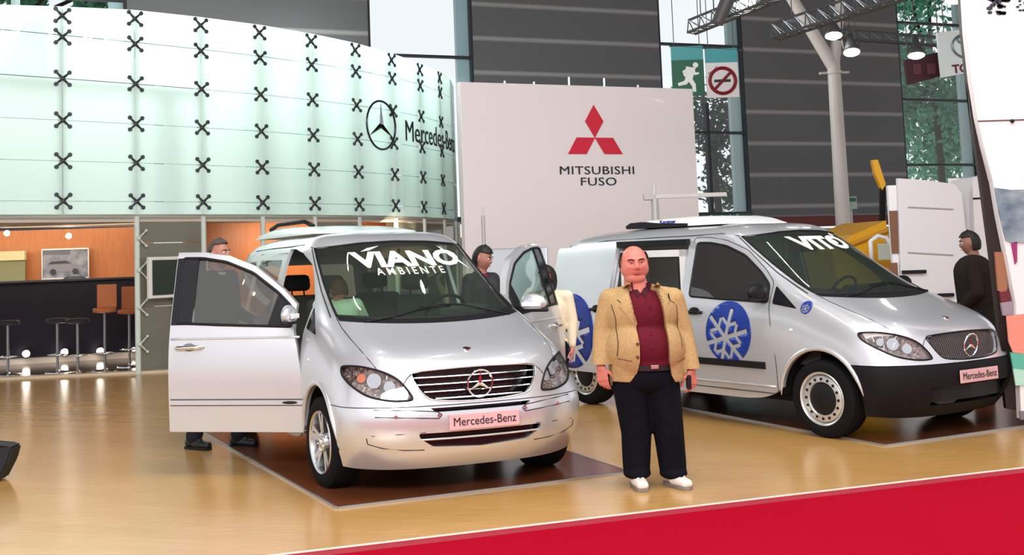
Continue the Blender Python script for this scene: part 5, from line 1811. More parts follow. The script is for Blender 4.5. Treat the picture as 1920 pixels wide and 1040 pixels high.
bm = bmesh.new(); add_cyl(bm, (-.06, 0, -.16), (.10, 0, .16), .085, .10, 20); from_bm('can', bm, lamp_box, t, True, 40)
bm = bmesh.new(); add_tube(bm, [(-.10, 0, 0), (-.10, 0, .2), (.0, 0, .26), (.12, 0, .2), (.12, 0, 0)], .010, 6); from_bm('yoke', bm, lamp_box, t)

# ------------------------------------------------------------------ tall white delivery van with open rear doors
WY = 15.0
def P3(px, py, Y): return at(px, py, Y)
dv = thing('delivery_van', 'tall white delivery van with rear door standing open behind the panel van', 'van', (P3(1840, 600, WY).x, WY, 0))
O = dv.location.copy()
def L_(px, py, Y): return at(px, py, Y) - O
dwhite = mat('door_white', (.70, .68, .70), .4, 0, .3)
z0 = .45
# door leaf facing us
P_ = [L_(1683, 334, WY), L_(1740, 338, WY), L_(1790, 345, WY), L_(1803, 362, WY), L_(1812, 440, WY), L_(1818, 560, WY)]
P_ = [(p_.x, p_.z) for p_ in P_] + [(L_(1822, 600, WY).x, z0), (L_(1690, 600, WY).x, z0)]
bm = bmesh.new(); add_prism(bm, [(x, 0, z) for x, z in P_], (0, .06, 0)); dd = from_bm('rear_door', bm, dwhite, dv)
for (xa, za), (xb, zb_) in (((1702, 388), (1787, 392)), ((1702, 473), (1787, 478))):
    a, b = L_(xa, za, WY), L_(xb, zb_, WY)
    bm = bmesh.new(); add_tube(bm, [(a.x, -.002, a.z), (b.x, -.002, b.z)], .012, 6); from_bm('pressed_line', bm, mat('line_grey', (.42, .40, .42), .5), dd)
for xa, xb, y_ in ((1690, 1735, 510), (1757, 1787, 553)):
    a, b = L_(xa, y_, WY), L_(xb, y_ + 1, WY)
    bm = bmesh.new(); add_box(bm, (a.x, -.05, a.z - .022), (b.x, 0, a.z + .022), .008); from_bm('door_handle', bm, black_pl, dd)
# inner face edge, hinge side post with openings
a, b = L_(1662, 348, WY + .1), L_(1681, 348, WY + .1)
bm = bmesh.new(); add_box(bm, (a.x, .05, z0), (b.x, .12, a.z), .005); dp = from_bm('door_edge', bm, white_m, dv)
bm = bmesh.new()
for ya, yb in ((395, 475), (492, 560)):
    q0, q1 = L_(1669, yb, WY + .1), L_(1679, ya, WY + .1)
    add_box(bm, (q0.x, .035, q0.z), (q1.x, .05, q1.z))
from_bm('brown_recess', bm, mat('brown_recess', (.20, .09, .05), .6), dp)
# the van body further right
x0, x1 = L_(1806, 400, WY).x, L_(1905, 400, WY).x + .9
zt = L_(1840, 335, WY).z
bm = bmesh.new(); add_prism(bm, [(x0 + .02, .6, z0), (x1, .6, z0), (x1 - .05, .6, zt + .05), (x0 + .1, .6, zt + .05)], (2.35, 4, 0)); from_bm('body', bm, white_m, dv, True, 40)
bm = bmesh.new(); add_prism(bm, [(x0 + .06, .57, z0 + .1), (x1 - .08, .57, z0 + .1), (x1 - .12, .57, zt), (x0 + .14, .57, zt)], (.01, .025, 0)); from_bm('load_shade_sheet', bm, mat('van_inner_shade', (.02, .018, .02), .8), dv)  # flat dark sheet painted in for the shade inside the load space
a, b, c_, d2 = L_(1823, 333, WY - .1), L_(1849, 327, WY - .1), L_(1874, 560, WY - .1), L_(1831, 560, WY - .1)
bm = bmesh.new(); add_prism(bm, [(a.x, -.1, a.z), (b.x, -.1, b.z), (c_.x, -.1, z0), (d2.x, -.1, z0)], (0, .6, 0)); q_ = from_bm('second_door', bm, dwhite, dv)
e, f = L_(1824, 372, WY - .1), L_(1855, 371, WY - .1)
bm = bmesh.new(); add_tube(bm, [(e.x, -.105, e.z), (f.x, -.105, f.z)], .012, 6); from_bm('door_gap', bm, black_pl, q_)
for xw in (x0 + .9, x1 + .2):
    for yw in (1.3, 4.0):
        bm = bmesh.new(); add_cyl(bm, (xw - .12 + (yw - 1.3) * .58, yw, .34), (xw + .12 + (yw - 1.3) * .58, yw, .34), .34, seg=32); from_bm('tyre', bm, rubber, dv, True, 40)

# yellow tipper lorry behind
YY = 17.5
ty = thing('yellow_tipper', 'yellow tipper lorry body rising behind the panel van', 'lorry', (at(1610, 600, YY).x, YY, 0))
O = ty.location.copy()
yel = mat('tipper_yellow', (.72, .36, .012), .4)
P_ = [L_(1560, 470, YY), L_(1600, 440, YY), L_(1661, 413, YY), L_(1672, 480, YY), L_(1660, 560, YY), L_(1575, 560, YY)]
bm = bmesh.new(); add_prism(bm, [(p_.x, 0, p_.z) for p_ in P_], (0, 1.9, 0)); tb = from_bm('tipper_body', bm, yel, ty)
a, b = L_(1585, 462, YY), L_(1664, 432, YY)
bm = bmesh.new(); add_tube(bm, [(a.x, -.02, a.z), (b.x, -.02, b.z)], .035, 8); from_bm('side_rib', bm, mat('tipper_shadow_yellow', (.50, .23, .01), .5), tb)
a, b, c_ = L_(1636, 300, YY), L_(1646, 299, YY), L_(1661, 345, YY)
bm = bmesh.new(); add_prism(bm, [(a.x, 0, a.z), (b.x, 0, b.z), (c_.x, 0, c_.z), (c_.x - .06, 0, L_(1654, 356, YY).z), (L_(1641, 325, YY).x, 0, L_(1641, 325, YY).z)], (0, .1, 0)); from_bm('loader_arm', bm, yel, ty)
bm = bmesh.new(); q_ = L_(1655, 352, YY); add_cyl(bm, (q_.x + .02, .05, q_.z), (q_.x + .12, .6, .9), .05, seg=8); from_bm('arm_post', bm, black_pl, ty)
bm = bmesh.new()
a, b = L_(1632, 452, YY - .4), L_(1646, 446, YY - .4)
add_tube(bm, [(a.x, -.4, L_(1636, 490, YY - .4).z), (a.x, -.4, a.z), (b.x, -.4, b.z + .03), (b.x + .12, -.4, b.z), (b.x + .36, -.4, L_(1660, 505, YY - .4).z)], .035, 8)
from_bm('mirror_arm', bm, white_m, ty, True)
bm = bmesh.new(); add_box(bm, (a.x + .10, -.42, L_(1640, 488, YY - .4).z), (a.x + .30, -.38, a.z - .04), .01); from_bm('cab_window', bm, mat('pale_glass', (.45, .50, .45), .2), ty)
bm = bmesh.new(); add_box(bm, (-1.0, .2, .5), (.9, 1.7, .8), .02); from_bm('chassis', bm, black_pl, ty)
for xw in (-.8, .6):
    for yw in (.25, 1.65):
        bm = bmesh.new(); add_cyl(bm, (xw, yw - .12, .36), (xw, yw + .12, .36), .36, seg=28); from_bm('tyre', bm, rubber, ty, True, 40)

# ------------------------------------------------------------------ printed banner wall at the right edge
BY = 10.2
bn = thing('display_banner', 'tall white printed banner with a dark edge at the right border', 'banner', (at(1890, 780, BY).x, BY, 0))
O = bn.location.copy()
zb0 = .02
def poly_px(pts, y0, th, m, nm, par, bottom=None):
    P_ = [(L_(x, y, BY).x, L_(x, y, BY).z) for x, y in pts]
    P_ = [(x, max(z, zb0)) for x, z in P_]
    bm = bmesh.new(); add_prism(bm, [(x, y0, z) for x, z in P_], (0, th, 0)); return from_bm(nm, bm, m, par)
edge = [(1806, -40), (1812, 60), (1822, 150), (1833, 220), (1845, 275), (1862, 340), (1872, 400), (1882, 450), (1892, 500), (1905, 570), (1908, 640), (1912, 720), (1915, 785)]
panel = poly_px(edge + [(1990, 785), (1990, -40)], 0, .08, mat('banner_white', (.80, .76, .78), .5), 'panel', bn)
poly_px([(1812, -40), (1815, 60), (1824, 150), (1834, 250), (1846, 330), (1858, 420), (1866, 480), (1880, 600), (1888, 700), (1896, 768), (1916, 772), (1910, 640), (1905, 570), (1882, 450), (1862, 340), (1845, 275), (1822, 150), (1812, 60), (1806, -40)], .085, .05, mat('dark_brown_frame', (.018, .010, .008), .5), 'frame_edge', bn)
poly_px([(1872, 472), (1890, 472), (1896, 540), (1892, 552), (1878, 545)], .06, .03, mat('lit_tan', (.32, .14, .07), .6), 'lit_tan_patch', bn)  # lit stretch of the dark edge, put in as a tan colour
poly_px([(1880, 548), (1898, 545), (1902, 566), (1884, 570)], .05, .03, mat('maroon_patch', (.14, .02, .03), .5), 'maroon_patch', bn)
poly_px([(1882, 568), (1906, 564), (1910, 590), (1886, 592)], .04, .03, mat('mauve_patch', (.30, .24, .28), .6), 'mauve_patch', bn)
denim = mat('printed_denim', (.10, .15, .20), .6, noise=((.32, .38, .42), 5, (1, 1, 1.5)))
dn = poly_px([(1864, 352), (1895, 356), (1990, 352), (1990, 455), (1895, 455), (1884, 450), (1872, 400)], -.012, .012, denim, 'printed_denim', bn)
poly_px([(1895, 455), (1906, 453), (1906, 490), (1902, 495)], -.012, .012, mat('magenta_print', (.30, .03, .14), .6), 'printed_magenta_block', bn)
poly_px([(1886, 592), (1990, 580), (1990, 672), (1898, 660), (1890, 640)], -.016, .016, mat('coral_print', (.78, .26, .20), .6), 'printed_coral_block', bn)
poly_px([(1893, 660), (1990, 672), (1990, 700), (1898, 690)], -.018, .018, mat('sea_green_print', (.10, .42, .32), .6), 'printed_green_band', bn)
poly_px([(1898, 690), (1990, 700), (1990, 722), (1903, 722)], -.016, .016, mat('mint_print', (.40, .66, .55), .6), 'printed_mint_band', bn)
poly_px([(1910, 770), (1990, 770), (1990, 786), (1912, 786)], -.016, .016, mat('grey_foot', (.18, .15, .17), .6), 'foot', bn)
a, b = L_(1833, 227, BY), L_(1990, 227, BY)
bm = bmesh.new(); add_tube(bm, [(a.x, -.003, a.z), (b.x, -.003, a.z + .0)], .006, 6); from_bm('seam', bm, mat('seam_brown', (.12, .08, .08), .6), bn)
q_ = L_(1897, 227, BY)
bm = bmesh.new(); add_ball(bm, (q_.x, -.01, q_.z), .018, 10); from_bm('stud', bm, black_pl, bn)
rr = random.Random(4)
bm = bmesh.new()
for _ in range(46):
    x_, y_ = rr.uniform(1852, 1925), rr.uniform(-8, 26)
    if y_ > 14 and x_ > 1885 and rr.random() < .6: continue
    q_ = L_(x_, y_, BY); r_ = rr.uniform(.008, .022)
    add_prism(bm, [(q_.x + r_ * math.cos(2 * PI * k_ / 6 + x_) * 1.5, -.004, q_.z + r_ * math.sin(2 * PI * k_ / 6 + x_)) for k_ in range(6)], (0, .004, 0))
tag(from_bm('printed_leaves', bm, mat('leaf_print', (.03, .03, .05), .6), bn), kind='stuff')

# black bag at the left border
f = on_floor(-8, 905)
bag = thing('black_bag', 'corner of a black bag standing on the floor at the left border', 'bag', (f.x, f.y, 0))
bm = bmesh.new()
P_ = [(-.30, .01), (.02, .01), (.10, .16), (.13, .27), (.06, .285), (-.28, .30)]
add_prism(bm, [(x, 0, z) for x, z in P_], (0, .22, 0))
bmesh.ops.bevel(bm, geom=bm.edges[:], offset=.015, segments=2, affect='EDGES')
bg_ = from_bm('bag_body', bm, mat('bag_black', (.012, .012, .014), .7), bag, True, 50)
bm = bmesh.new(); add_tube(bm, [(-.22, .11, .28), (-.20, .11, .40), (-.08, .11, .42), (-.05, .11, .28)], .012, 8); from_bm('bag_handle', bm, black_pl, bag, True)

# ------------------------------------------------------------------ people
def remesh(bm, vox, smooth=4, fac=.5):
    o = tmp_from_bm(bm)
    m_ = o.modifiers.new('r', 'REMESH')
    m_.mode = 'VOXEL'
    m_.voxel_size = vox
    if smooth:
        k_ = o.modifiers.new('s', 'SMOOTH')
        k_.iterations = smooth
        k_.factor = fac
    me = bake(o)
    for p in me.polygons: p.use_smooth = True
    return me
def g2(x, z, cx, cz, sx, sz):
    return math.exp(-((x - cx) / sx) ** 2 - ((z - cz) / sz) ** 2)
def head_mesh(bm, M, s=1.0, jowl=0.0, seg=56):
    """a head facing -y, centred between the ears; s=1 is .24 tall"""
    vs = bmesh.ops.create_uvsphere(bm, u_segments=seg, v_segments=seg // 2 + 8, radius=1)['verts']
    for v in vs:
        x, y, z = v.co
        w_ = .076 + .004 * max(0, z) - .010 * max(0, -z) ** 1.3 + jowl * .020 * math.exp(-((z + .58) / .42) ** 2)
        d_ = .097
        px, py, pz = x * w_, y * d_, z * .120
        if y < 0:
            n = -y
            # flatter face plane
            py *= 1 - .10 * n
            fx, fz = px, pz
            d = 0
            d += .021 * g2(fx, fz, 0, -.018, .012, .020) + .012 * g2(fx, fz, 0, .012, .009, .028)       # nose
            d += .009 * (g2(fx, fz, .014, -.026, .009, .008) + g2(fx, fz, -.014, -.026, .009, .008))      # wings
            d -= .013 * (g2(fx, fz, .032, .014, .017, .011) + g2(fx, fz, -.032, .014, .017, .011))        # eye sockets
            d += .006 * (g2(fx, fz, .030, .036, .024, .009) + g2(fx, fz, -.030, .036, .024, .009))        # brow
            d += .006 * (g2(fx, fz, .044, -.016, .018, .020) + g2(fx, fz, -.044, -.016, .018, .020))      # cheeks
            d += .007 * g2(fx, fz, 0, -.053, .022, .007) + .007 * g2(fx, fz, 0, -.069, .019, .008)       # lips
            d -= .006 * g2(fx, fz, 0, -.0605, .026, .0035)
            d -= .004 * g2(fx, fz, 0, -.082, .022, .006)
            d += .010 * g2(fx, fz, 0, -.098, .024, .014)                                                   # chin
            py -= d * min(1, n * 2.2)
        if z < -.3: py += .010 * (-.3 - z) * (1 if y > 0 else -.2)
        v.co = Vector((px, py, pz)) * s
    bmesh.ops.transform(bm, matrix=M, verts=vs)
    for sx in (-1, 1):                        # ears
        T = M @ Matrix.Translation(Vector((sx * .078, .012, -.002)) * s) @ Matrix.Rotation(sx * R(-18), 4, 'Z')
        e = bmesh.ops.create_uvsphere(bm, u_segments=16, v_segments=12, radius=1)['verts']
        for v in e: v.co = Vector((v.co.x * .010 * s, v.co.y * .019 * s, v.co.z * .032 * s + .004 * v.co.y * s))
        bmesh.ops.transform(bm, matrix=T, verts=e)
def hair_mesh(M, s, style):
    bm = bmesh.new()
    vs = bmesh.ops.create_uvsphere(bm, u_segments=48, v_segments=40, radius=1)['verts']
    kill = []
    for v in vs:
        x, y, z = v.co
        keep = True
        if style == 'bald':                   # ring at the sides and back
            keep = (y > -.22 + .25 * max(0, z)) and (-.55 < z < .62) and (abs(x) > .30 or y > .35) and not (abs(x) > .8 and z < -.18 and y < .35)
        elif style == 'short':
            keep = (z > .60 - .1 * y) or (y > .10 + .25 * (z < .2) and z > -.55)
        elif style == 'long':
            keep = (z > .45) or (y > -.28)
        elif style == 'cap':
            keep = (z > .50) or (y > .05 and z > -.60)
        w_ = .083 + .003 * max(0, z)
        pz = z * .127 if not (style == 'long' and z < 0) else z * .19
        n = rnd.uniform(.985, 1.02)
        v.co = Vector((x * w_ * n, y * .105 * n, pz * n)) * s
        if not keep: kill.append(v)
    bmesh.ops.delete(bm, geom=kill, context='VERTS')
    bmesh.ops.transform(bm, matrix=M, verts=bm.verts[:])
    bmesh.ops.solidify(bm, geom=bm.faces[:], thickness=-.006 * s)
    return bm
def frame(d, pn):
    d = Vector(d).normalized(); pn = Vector(pn)
    pn = (pn - d * pn.dot(d)).normalized()
    return d, pn, d.cross(pn)
def add_hand(bm, wrist, d, palm, side, s=1.0, curl=.5):
    """d: towards the fingertips, palm: the way the palm faces, side: vector towards the thumb"""
    d, pn, lat = frame(d, palm)
    if lat.dot(Vector(side)) < 0: lat = -lat
    w = Vector(wrist)
    add_capsule(bm, w - d * .03, w + d * .02, .027 * s, .026 * s, 12)
    for k, o_ in enumerate((.030, .010, -.010, -.028)):
        add_capsule(bm, w + d * .015 + lat * o_ * .6 * s, w + d * .092 * s + lat * o_ * s, .017 * s, .013 * s, 10)
    lens = (.070, .078, .073, .058)
    for k, (o_, L_n) in enumerate(zip((.031, .0105, -.010, -.029), lens)):
        p = w + d * .092 * s + lat * o_ * s
        a = curl * (.45 + .12 * k)
        dirn = d.copy()
        r_ = .0095
        for j, fr in enumerate((.45, .31, .24)):
            ang = a * (j + .6)
            dirn = (d * math.cos(ang) + pn * math.sin(ang)).normalized()
            q = p + dirn * L_n * fr * 1.05 * s
            add_capsule(bm, p, q, r_ * s, (r_ - .0009) * s, 10)
            p = q; r_ -= .0009
    p = w + d * .030 * s + lat * .026 * s
    for dd, L_n, r_ in (((d * .62 + lat * .70 + pn * .35), .042, .0125), ((d * .88 + lat * .25 + pn * .42), .034, .011), ((d * .95 + pn * .40), .026, .0095)):
        q = p + dd.normalized() * L_n * s
        add_capsule(bm, p, q, r_ * s, (r_ - .001) * s, 10)
        p = q
def skin(name, col):
    return mat(name, col, .5, 0, 0, noise=(tuple(c * .86 for c in col), 9, (1, 1, 1)))
eye_w = mat('eye_white', (.75, .72, .68), .2)
eye_d = mat('eye_dark', (.03, .02, .015), .15)
lip_m = mat('lips', (.36, .09, .08), .45)
def face_bits(M, s, parent, brow_m, gaze=0, er=.0115):
    for sx in (-1, 1):
        bm = bmesh.new(); add_ball(bm, M @ (Vector((sx * .031, -.0755, .013)) * s), er * s, 14)
        e = from_bm('eye', bm, eye_w, parent, True)
        bm = bmesh.new(); add_ball(bm, M @ (Vector((sx * .031 + gaze, -.0845, .0125)) * s), .0052 * s, 10)
        from_bm('iris', bm, eye_d, e, True)
        bm = bmesh.new()
        pts = [M @ (Vector((sx * x_, y_, z_)) * s) for x_, y_, z_ in ((.013, -.0935, .030), (.026, -.0935, .036), (.040, -.087, .036), (.050, -.078, .030))]
        add_tube(bm, pts, [.0035 * s, .005 * s, .0045 * s, .002 * s], 6)
        from_bm('eyebrow', bm, brow_m, parent, True)
    bm = bmesh.new()
    add_tube(bm, [M @ (Vector((x_, y_, z_)) * s) for x_, y_, z_ in ((-.024, -.083, -.064), (-.012, -.0925, -.0605), (0, -.0945, -.060), (.012, -.0925, -.0605), (.024, -.083, -.064))], [.002 * s, .0042 * s, .0045 * s, .0042 * s, .002 * s], 6)
    from_bm('lips', bm, lip_m, parent, True)
def shoe(bm, ankle, toe_dir, s=1.0):
    a = Vector(ankle); t = Vector(toe_dir); t.z = 0; t.normalize()
    lat = Vector((-t.y, t.x, 0))
    g = Vector((a.x, a.y, 0))
    add_capsule(bm, g - t * .055 * s + Vector((0, 0, .045)), g + t * .05 * s + Vector((0, 0, .05)), .040 * s, .042 * s, 14)
    for o_ in (-.016, .016):
        add_capsule(bm, g + t * .03 * s + lat * o_ * s + Vector((0, 0, .038)), g + t * .15 * s + lat * o_ * .8 * s + Vector((0, 0, .030)), .036 * s, .028 * s, 14)
    add_capsule(bm, g - t * .02 * s + Vector((0, 0, .05)), g - t * .02 * s + Vector((0, 0, .11)), .042 * s, .045 * s, 12)
def sole(bm, ankle, toe_dir, s=1.0):
    a = Vector(ankle); t = Vector(toe_dir); t.z = 0; t.normalize()
    lat = Vector((-t.y, t.x, 0)); g = Vector((a.x, a.y, .002))
    prof = [(-.098, 0), (-.085, .030), (-.03, .040), (.06, .043), (.12, .048), (.165, .036), (.182, 0)]
    pts = [g + t * u_ * s + lat * v_ * s for u_, v_ in prof] + [g + t * u_ * s - lat * v_ * s for u_, v_ in prof[-2:0:-1]]
    add_prism(bm, pts, (0, 0, .022))

def figure(name, label, loc, yaw, H, top_m, leg_m, shoe_m, hair_m, skin_m, style='short', J=None, b=1.0, coat=.0, vox=.010, turn=(0, 0), collar=None, feet=True, hands=(1, 1), sleeve=.058):
    """standing figure facing -y before yaw; J overrides joints (metres)"""
    s = H / 1.75
    j = dict(head=(0, -.02, 1.625), neck=(0, .015, 1.47), chest=(0, .0, 1.30), waist=(0, 0, 1.05), pelvis=(0, 0, .93),
             shl=(.19, .01, 1.42), shr=(-.19, .01, 1.42), ell=(.25, .02, 1.13), elr=(-.25, .02, 1.13), wrl=(.25, -.05, .87), wrr=(-.25, -.05, .87),
             hil=(.10, 0, .90), hir=(-.10, 0, .90), knl=(.11, -.01, .50), knr=(-.11, -.01, .50), anl=(.11, .02, .09), anr=(-.11, .02, .09), tol=(.05, -1, 0), tor=(-.05, -1, 0))
    if J: j.update(J)
    j = {k: Vector(v) * s if k not in ('tol', 'tor') else Vector(v) for k, v in j.items()}
    t = thing('person', label, 'person', loc, yaw)
    HM = Matrix.Translation(j['head']) @ Matrix.Rotation(turn[0], 4, 'Z') @ Matrix.Rotation(turn[1], 4, 'X')
    bm = bmesh.new()
    head_mesh(bm, HM, s * .98, 0, 40)
    add_capsule(bm, j['head'] + Vector((0, .02, -.05)) * s, j['neck'], .052 * s, .058 * s)
    add_capsule(bm, j['neck'], j['chest'], .06 * s, .10 * s)
    add_capsule(bm, j['chest'], j['pelvis'], .10 * s, .09 * s)
    for q in 'lr':
        add_capsule(bm, j['chest'] + Vector((0, 0, .08)) * s, j['sh' + q], .06 * s, .04 * s)
        add_capsule(bm, j['sh' + q], j['el' + q], .040 * s, .036 * s)
        add_capsule(bm, j['el' + q], j['wr' + q], .036 * s, .027 * s)
        add_capsule(bm, j['hi' + q], j['kn' + q], .07 * s, .05 * s)
        add_capsule(bm, j['kn' + q], j['an' + q], .05 * s, .036 * s)
        add_capsule(bm, j['pelvis'], j['hi' + q], .08 * s, .07 * s)
        d_ = (j['wr' + q] - j['el' + q]).normalized()
        sg = 1 if q == 'l' else -1
        if hands[0 if q == 'l' else 1]:
            add_hand(bm, j['wr' + q] + d_ * .02, d_, Vector((-sg, 0, 0)), Vector((0, -1, 0)), s * .95, .6)
    body = new_obj('body', remesh(bm, max(.0065, vox * .7), 2), [skin_m], t)
    hb = hair_mesh(HM, s, style)
    from_bm('hair', hb, hair_m, t, True)
    face_bits(HM, s * .98, body, hair_m)
    bm = bmesh.new()
    add_capsule(bm, j['chest'] + Vector((-.06 * b, 0, .02)) * s, j['waist'] + Vector((-.05 * b, 0, 0)) * s, .135 * s * b, .125 * s * b)
    add_capsule(bm, j['chest'] + Vector((.06 * b, 0, .02)) * s, j['waist'] + Vector((.05 * b, 0, 0)) * s, .135 * s * b, .125 * s * b)
    hem = j['pelvis'] + Vector((0, 0, .02 - coat)) * s
    add_capsule(bm, j['waist'] + Vector((.04, 0, 0)) * s, hem + Vector((.05, 0, 0)) * s, .125 * s * b, .130 * s * b)
    add_capsule(bm, j['waist'] + Vector((-.04, 0, 0)) * s, hem + Vector((-.05, 0, 0)) * s, .125 * s * b, .130 * s * b)
    add_capsule(bm, j['neck'] + Vector((0, 0, -.02)) * s, j['neck'] + Vector((0, 0, -.06)) * s, .068 * s, .09 * s)
    for q in 'lr':
        add_capsule(bm, j['neck'] + Vector((0, 0, -.05)) * s, j['sh' + q], .075 * s, (sleeve + .012) * s)
        add_capsule(bm, j['sh' + q], j['el' + q], (sleeve + .010) * s, sleeve * s)
        d_ = (j['wr' + q] - j['el' + q])
        add_capsule(bm, j['el' + q], j['el' + q] + d_ * .93, sleeve * s, (sleeve - .016) * s)
    top = remesh(bm, vox, 6)
    # flatten front to back
    new_obj('jacket' if coat > 0 else 'top', top, [top_m], t)
    bm = bmesh.new()
    for q in 'lr':
        add_capsule(bm, j['hi' + q], j['kn' + q], .095 * s * b, .075 * s * b)
        add_capsule(bm, j['kn' + q], j['an' + q] + Vector((0, 0, .02)), .075 * s * b, .066 * s * b)
        add_capsule(bm, j['pelvis'], j['hi' + q], .12 * s * b, .10 * s * b)
    new_obj('trousers', remesh(bm, vox, 5), [leg_m], t)
    if feet:
        for q in 'lr':
            bm = bmesh.new(); shoe(bm, j['an' + q], j['to' + q], s)
            sh = new_obj('shoe', remesh(bm, .008, 3), [shoe_m], t)
            sh.location.z = .012
            bm = bmesh.new(); sole(bm, j['an' + q], j['to' + q], s); from_bm('sole', bm, black_pl, sh)
            for c_ in sh.children: c_.location.z = -.012
    if collar:
        bm = bmesh.new()
        add_tube(bm, [j['neck'] + Vector((.066 * math.cos(a_), .066 * math.sin(a_), .0 + .018 * math.sin(a_))) * s for a_ in [2 * PI * k / 20 for k in range(20)]], .016 * s, 8, True)
        from_bm('collar', bm, collar, t, True)
    return t
hair_blk = mat('black_hair', (.010, .009, .009), .6)
hair_gry = mat('grey_brown_hair', (.09, .08, .075), .8, bump=(60, .01))
hair_brn = mat('brown_hair', (.12, .055, .03), .7)
skin_b = skin('skin_warm', (.48, .20, .14))
skin_r = skin('skin_ruddy', (.60, .20, .15))
skin_d = skin('skin_tan', (.33, .15, .10))
# the man behind the open passenger door
f = on_floor(412, 842)
figure('person', 'tall grey-haired man in a dark suit behind the open front door at the left', (f.x - .0, f.y + .05, .0), R(62), 1.89,
       mat('dark_suit', (.028, .026, .026), .8), mat('dark_jeans', (.02, .022, .032), .85), mat('black_shoe', (.015, .015, .018), .4), hair_gry, skin_b, 'short',
       dict(anl=(.10, -.12, .09), knl=(.11, -.12, .50), anr=(-.10, .20, .09), knr=(-.11, .06, .50), wrl=(.20, -.22, 1.05), wrr=(-.24, -.12, .92)), 1.08, .12, collar=mat('pale_collar', (.40, .52, .55), .7), vox=.012)
# dark-haired man behind the far side of the passenger van
c = at(903, 500, 11.3)
figure('person', 'dark-haired man in a charcoal jacket bending his head behind the windscreen', (c.x, c.y, 0), R(50), 1.76,
       mat('charcoal_jacket', (.045, .045, .052), .85), mat('navy_trousers', (.015, .018, .03), .85), mat('black_shoe', (.015, .015, .018), .4), hair_blk, skin_b, 'cap',
       None, 1.05, .10, turn=(R(10), R(14)), collar=mat('maroon_scarf', (.20, .02, .04), .8), vox=.012)
# woman in a cream sweater behind the driver's door
c = at(1030, 600, 10.9)
figure('person', 'dark-haired person in a cream sweater behind the far front door, one arm hanging down', (c.x, c.y, 0), R(-15), 1.55,
       mat('cream_knit', (.74, .64, .48), .9, bump=(90, .004)), mat('black_trousers', (.012, .012, .016), .85), mat('black_shoe', (.015, .015, .018), .4), hair_blk, skin_r, 'long',
       dict(ell=(.245, .02, 1.16), wrl=(.235, -.02, .90), shl=(.20, .0, 1.42)), .98, 0, turn=(R(-35), R(10)), vox=.010)
# dark man at the right
c = at(1832, 600, 11.9)
figure('person', 'dark-haired man in black seen from behind in front of the tall white delivery van', (c.x, c.y, .014), R(-118), 1.74,
       mat('black_jacket', (.020, .014, .012), .85), mat('black_trousers', (.012, .012, .016), .85), mat('black_shoe', (.015, .015, .018), .4), hair_blk, skin_d, 'cap',
       dict(shl=(.235, .01, 1.40), shr=(-.235, .01, 1.40), elr=(-.32, .04, 1.13), wrr=(-.24, -.14, .96), ell=(.32, .04, 1.13), wrl=(.24, -.14, .96)), 1.42, .14, turn=(R(8), R(6)), vox=.012, sleeve=.066)
# seated person in a pale shirt inside the passenger van
VM = Matrix.Translation((*VIANO_AT[0], 0)) @ Matrix.Rotation(VIANO_AT[1], 4, 'Z')
c = VM @ Vector((-1.22, -.46, .50))
figure('person', 'brown-haired person in a pale green-white shirt leaning over inside the passenger van', (c.x, c.y, .16), VIANO_AT[1] + R(90) + R(150), 1.66,
       mat('pale_shirt', (.62, .76, .58), .85), mat('grey_trousers', (.05, .05, .055), .85), mat('black_shoe', (.015, .015, .018), .4), hair_brn, skin_b, 'short',
       dict(pelvis=(0, 0, .72), waist=(0, -.02, .86), chest=(0, -.10, 1.06), neck=(0, -.20, 1.20), head=(.02, -.30, 1.30), shl=(.18, -.14, 1.17), shr=(-.18, -.14, 1.17), ell=(.24, -.28, .98), elr=(-.24, -.28, .98), wrl=(.16, -.45, .90), wrr=(-.16, -.45, .90),
            hil=(.10, 0, .72), hir=(-.10, 0, .72), knl=(.11, -.34, .74), knr=(-.11, -.34, .74), anl=(.11, -.36, .36), anr=(-.11, -.36, .36)), 1.12, 0, turn=(R(30), R(25)), feet=False, vox=.011)

# ------------------------------------------------------------------ the man in the tan jacket
YM = 8.30
root = at(1233, 913, YM)
man = thing('person', 'stout balding man in a tan jacket, maroon shirt, black trousers and white sneakers', 'person', (root.x, YM, 0))
def m(px, py, y=0.0):
    q = at(px, py, YM + y)
    return Vector((q.x - root.x, y, q.z))
face_c = m(1189, 494, -.01)
HM = Matrix.Translation(face_c) @ Matrix.Rotation(R(-2), 4, 'Y') @ Matrix.Rotation(R(3), 4, 'X') @ Matrix.Diagonal((1.12, 1.06, .96, 1))
HS = 1.09
skin_m = skin('skin_flushed', (.66, .215, .165))
bm = bmesh.new()
head_mesh(bm, HM, HS, 1.0, 84)
add_capsule(bm, face_c + Vector((0, .018, -.095)), m(1195, 550, .015), .076, .094)
add_ball(bm, face_c + Vector((0, -.018, -.098)), (.074, .066, .055), 24)         # full chin
add_capsule(bm, m(1196, 552, .02), m(1203, 600, 0), .09, .14)
add_capsule(bm, m(1203, 600, 0), m(1208, 690, 0), .14, .15)
SH = {'r': m(1143, 556, .02), 'l': m(1262, 554, .02)}
EL = {'r': m(1130, 620, .03), 'l': m(1281, 622, .03)}
WR = {'r': m(1126, 682, -.03), 'l': m(1296, 688, -.03)}
HI = {'r': m(1182, 722, 0), 'l': m(1240, 722, 0)}
KN = {'r': m(1193, 810, 0), 'l': m(1254, 810, -.01)}
AN = {'r': m(1194, 893, .02), 'l': m(1262, 893, .02)}
for q in 'rl':
    add_capsule(bm, m(1200, 560, .02), SH[q], .08, .05)
    add_capsule(bm, SH[q], EL[q], .048, .042)
    add_capsule(bm, EL[q], WR[q], .042, .031)
    add_capsule(bm, m(1210, 700), HI[q], .10, .08)
    add_capsule(bm, HI[q], KN[q], .08, .055)
    add_capsule(bm, KN[q], AN[q], .055, .04)
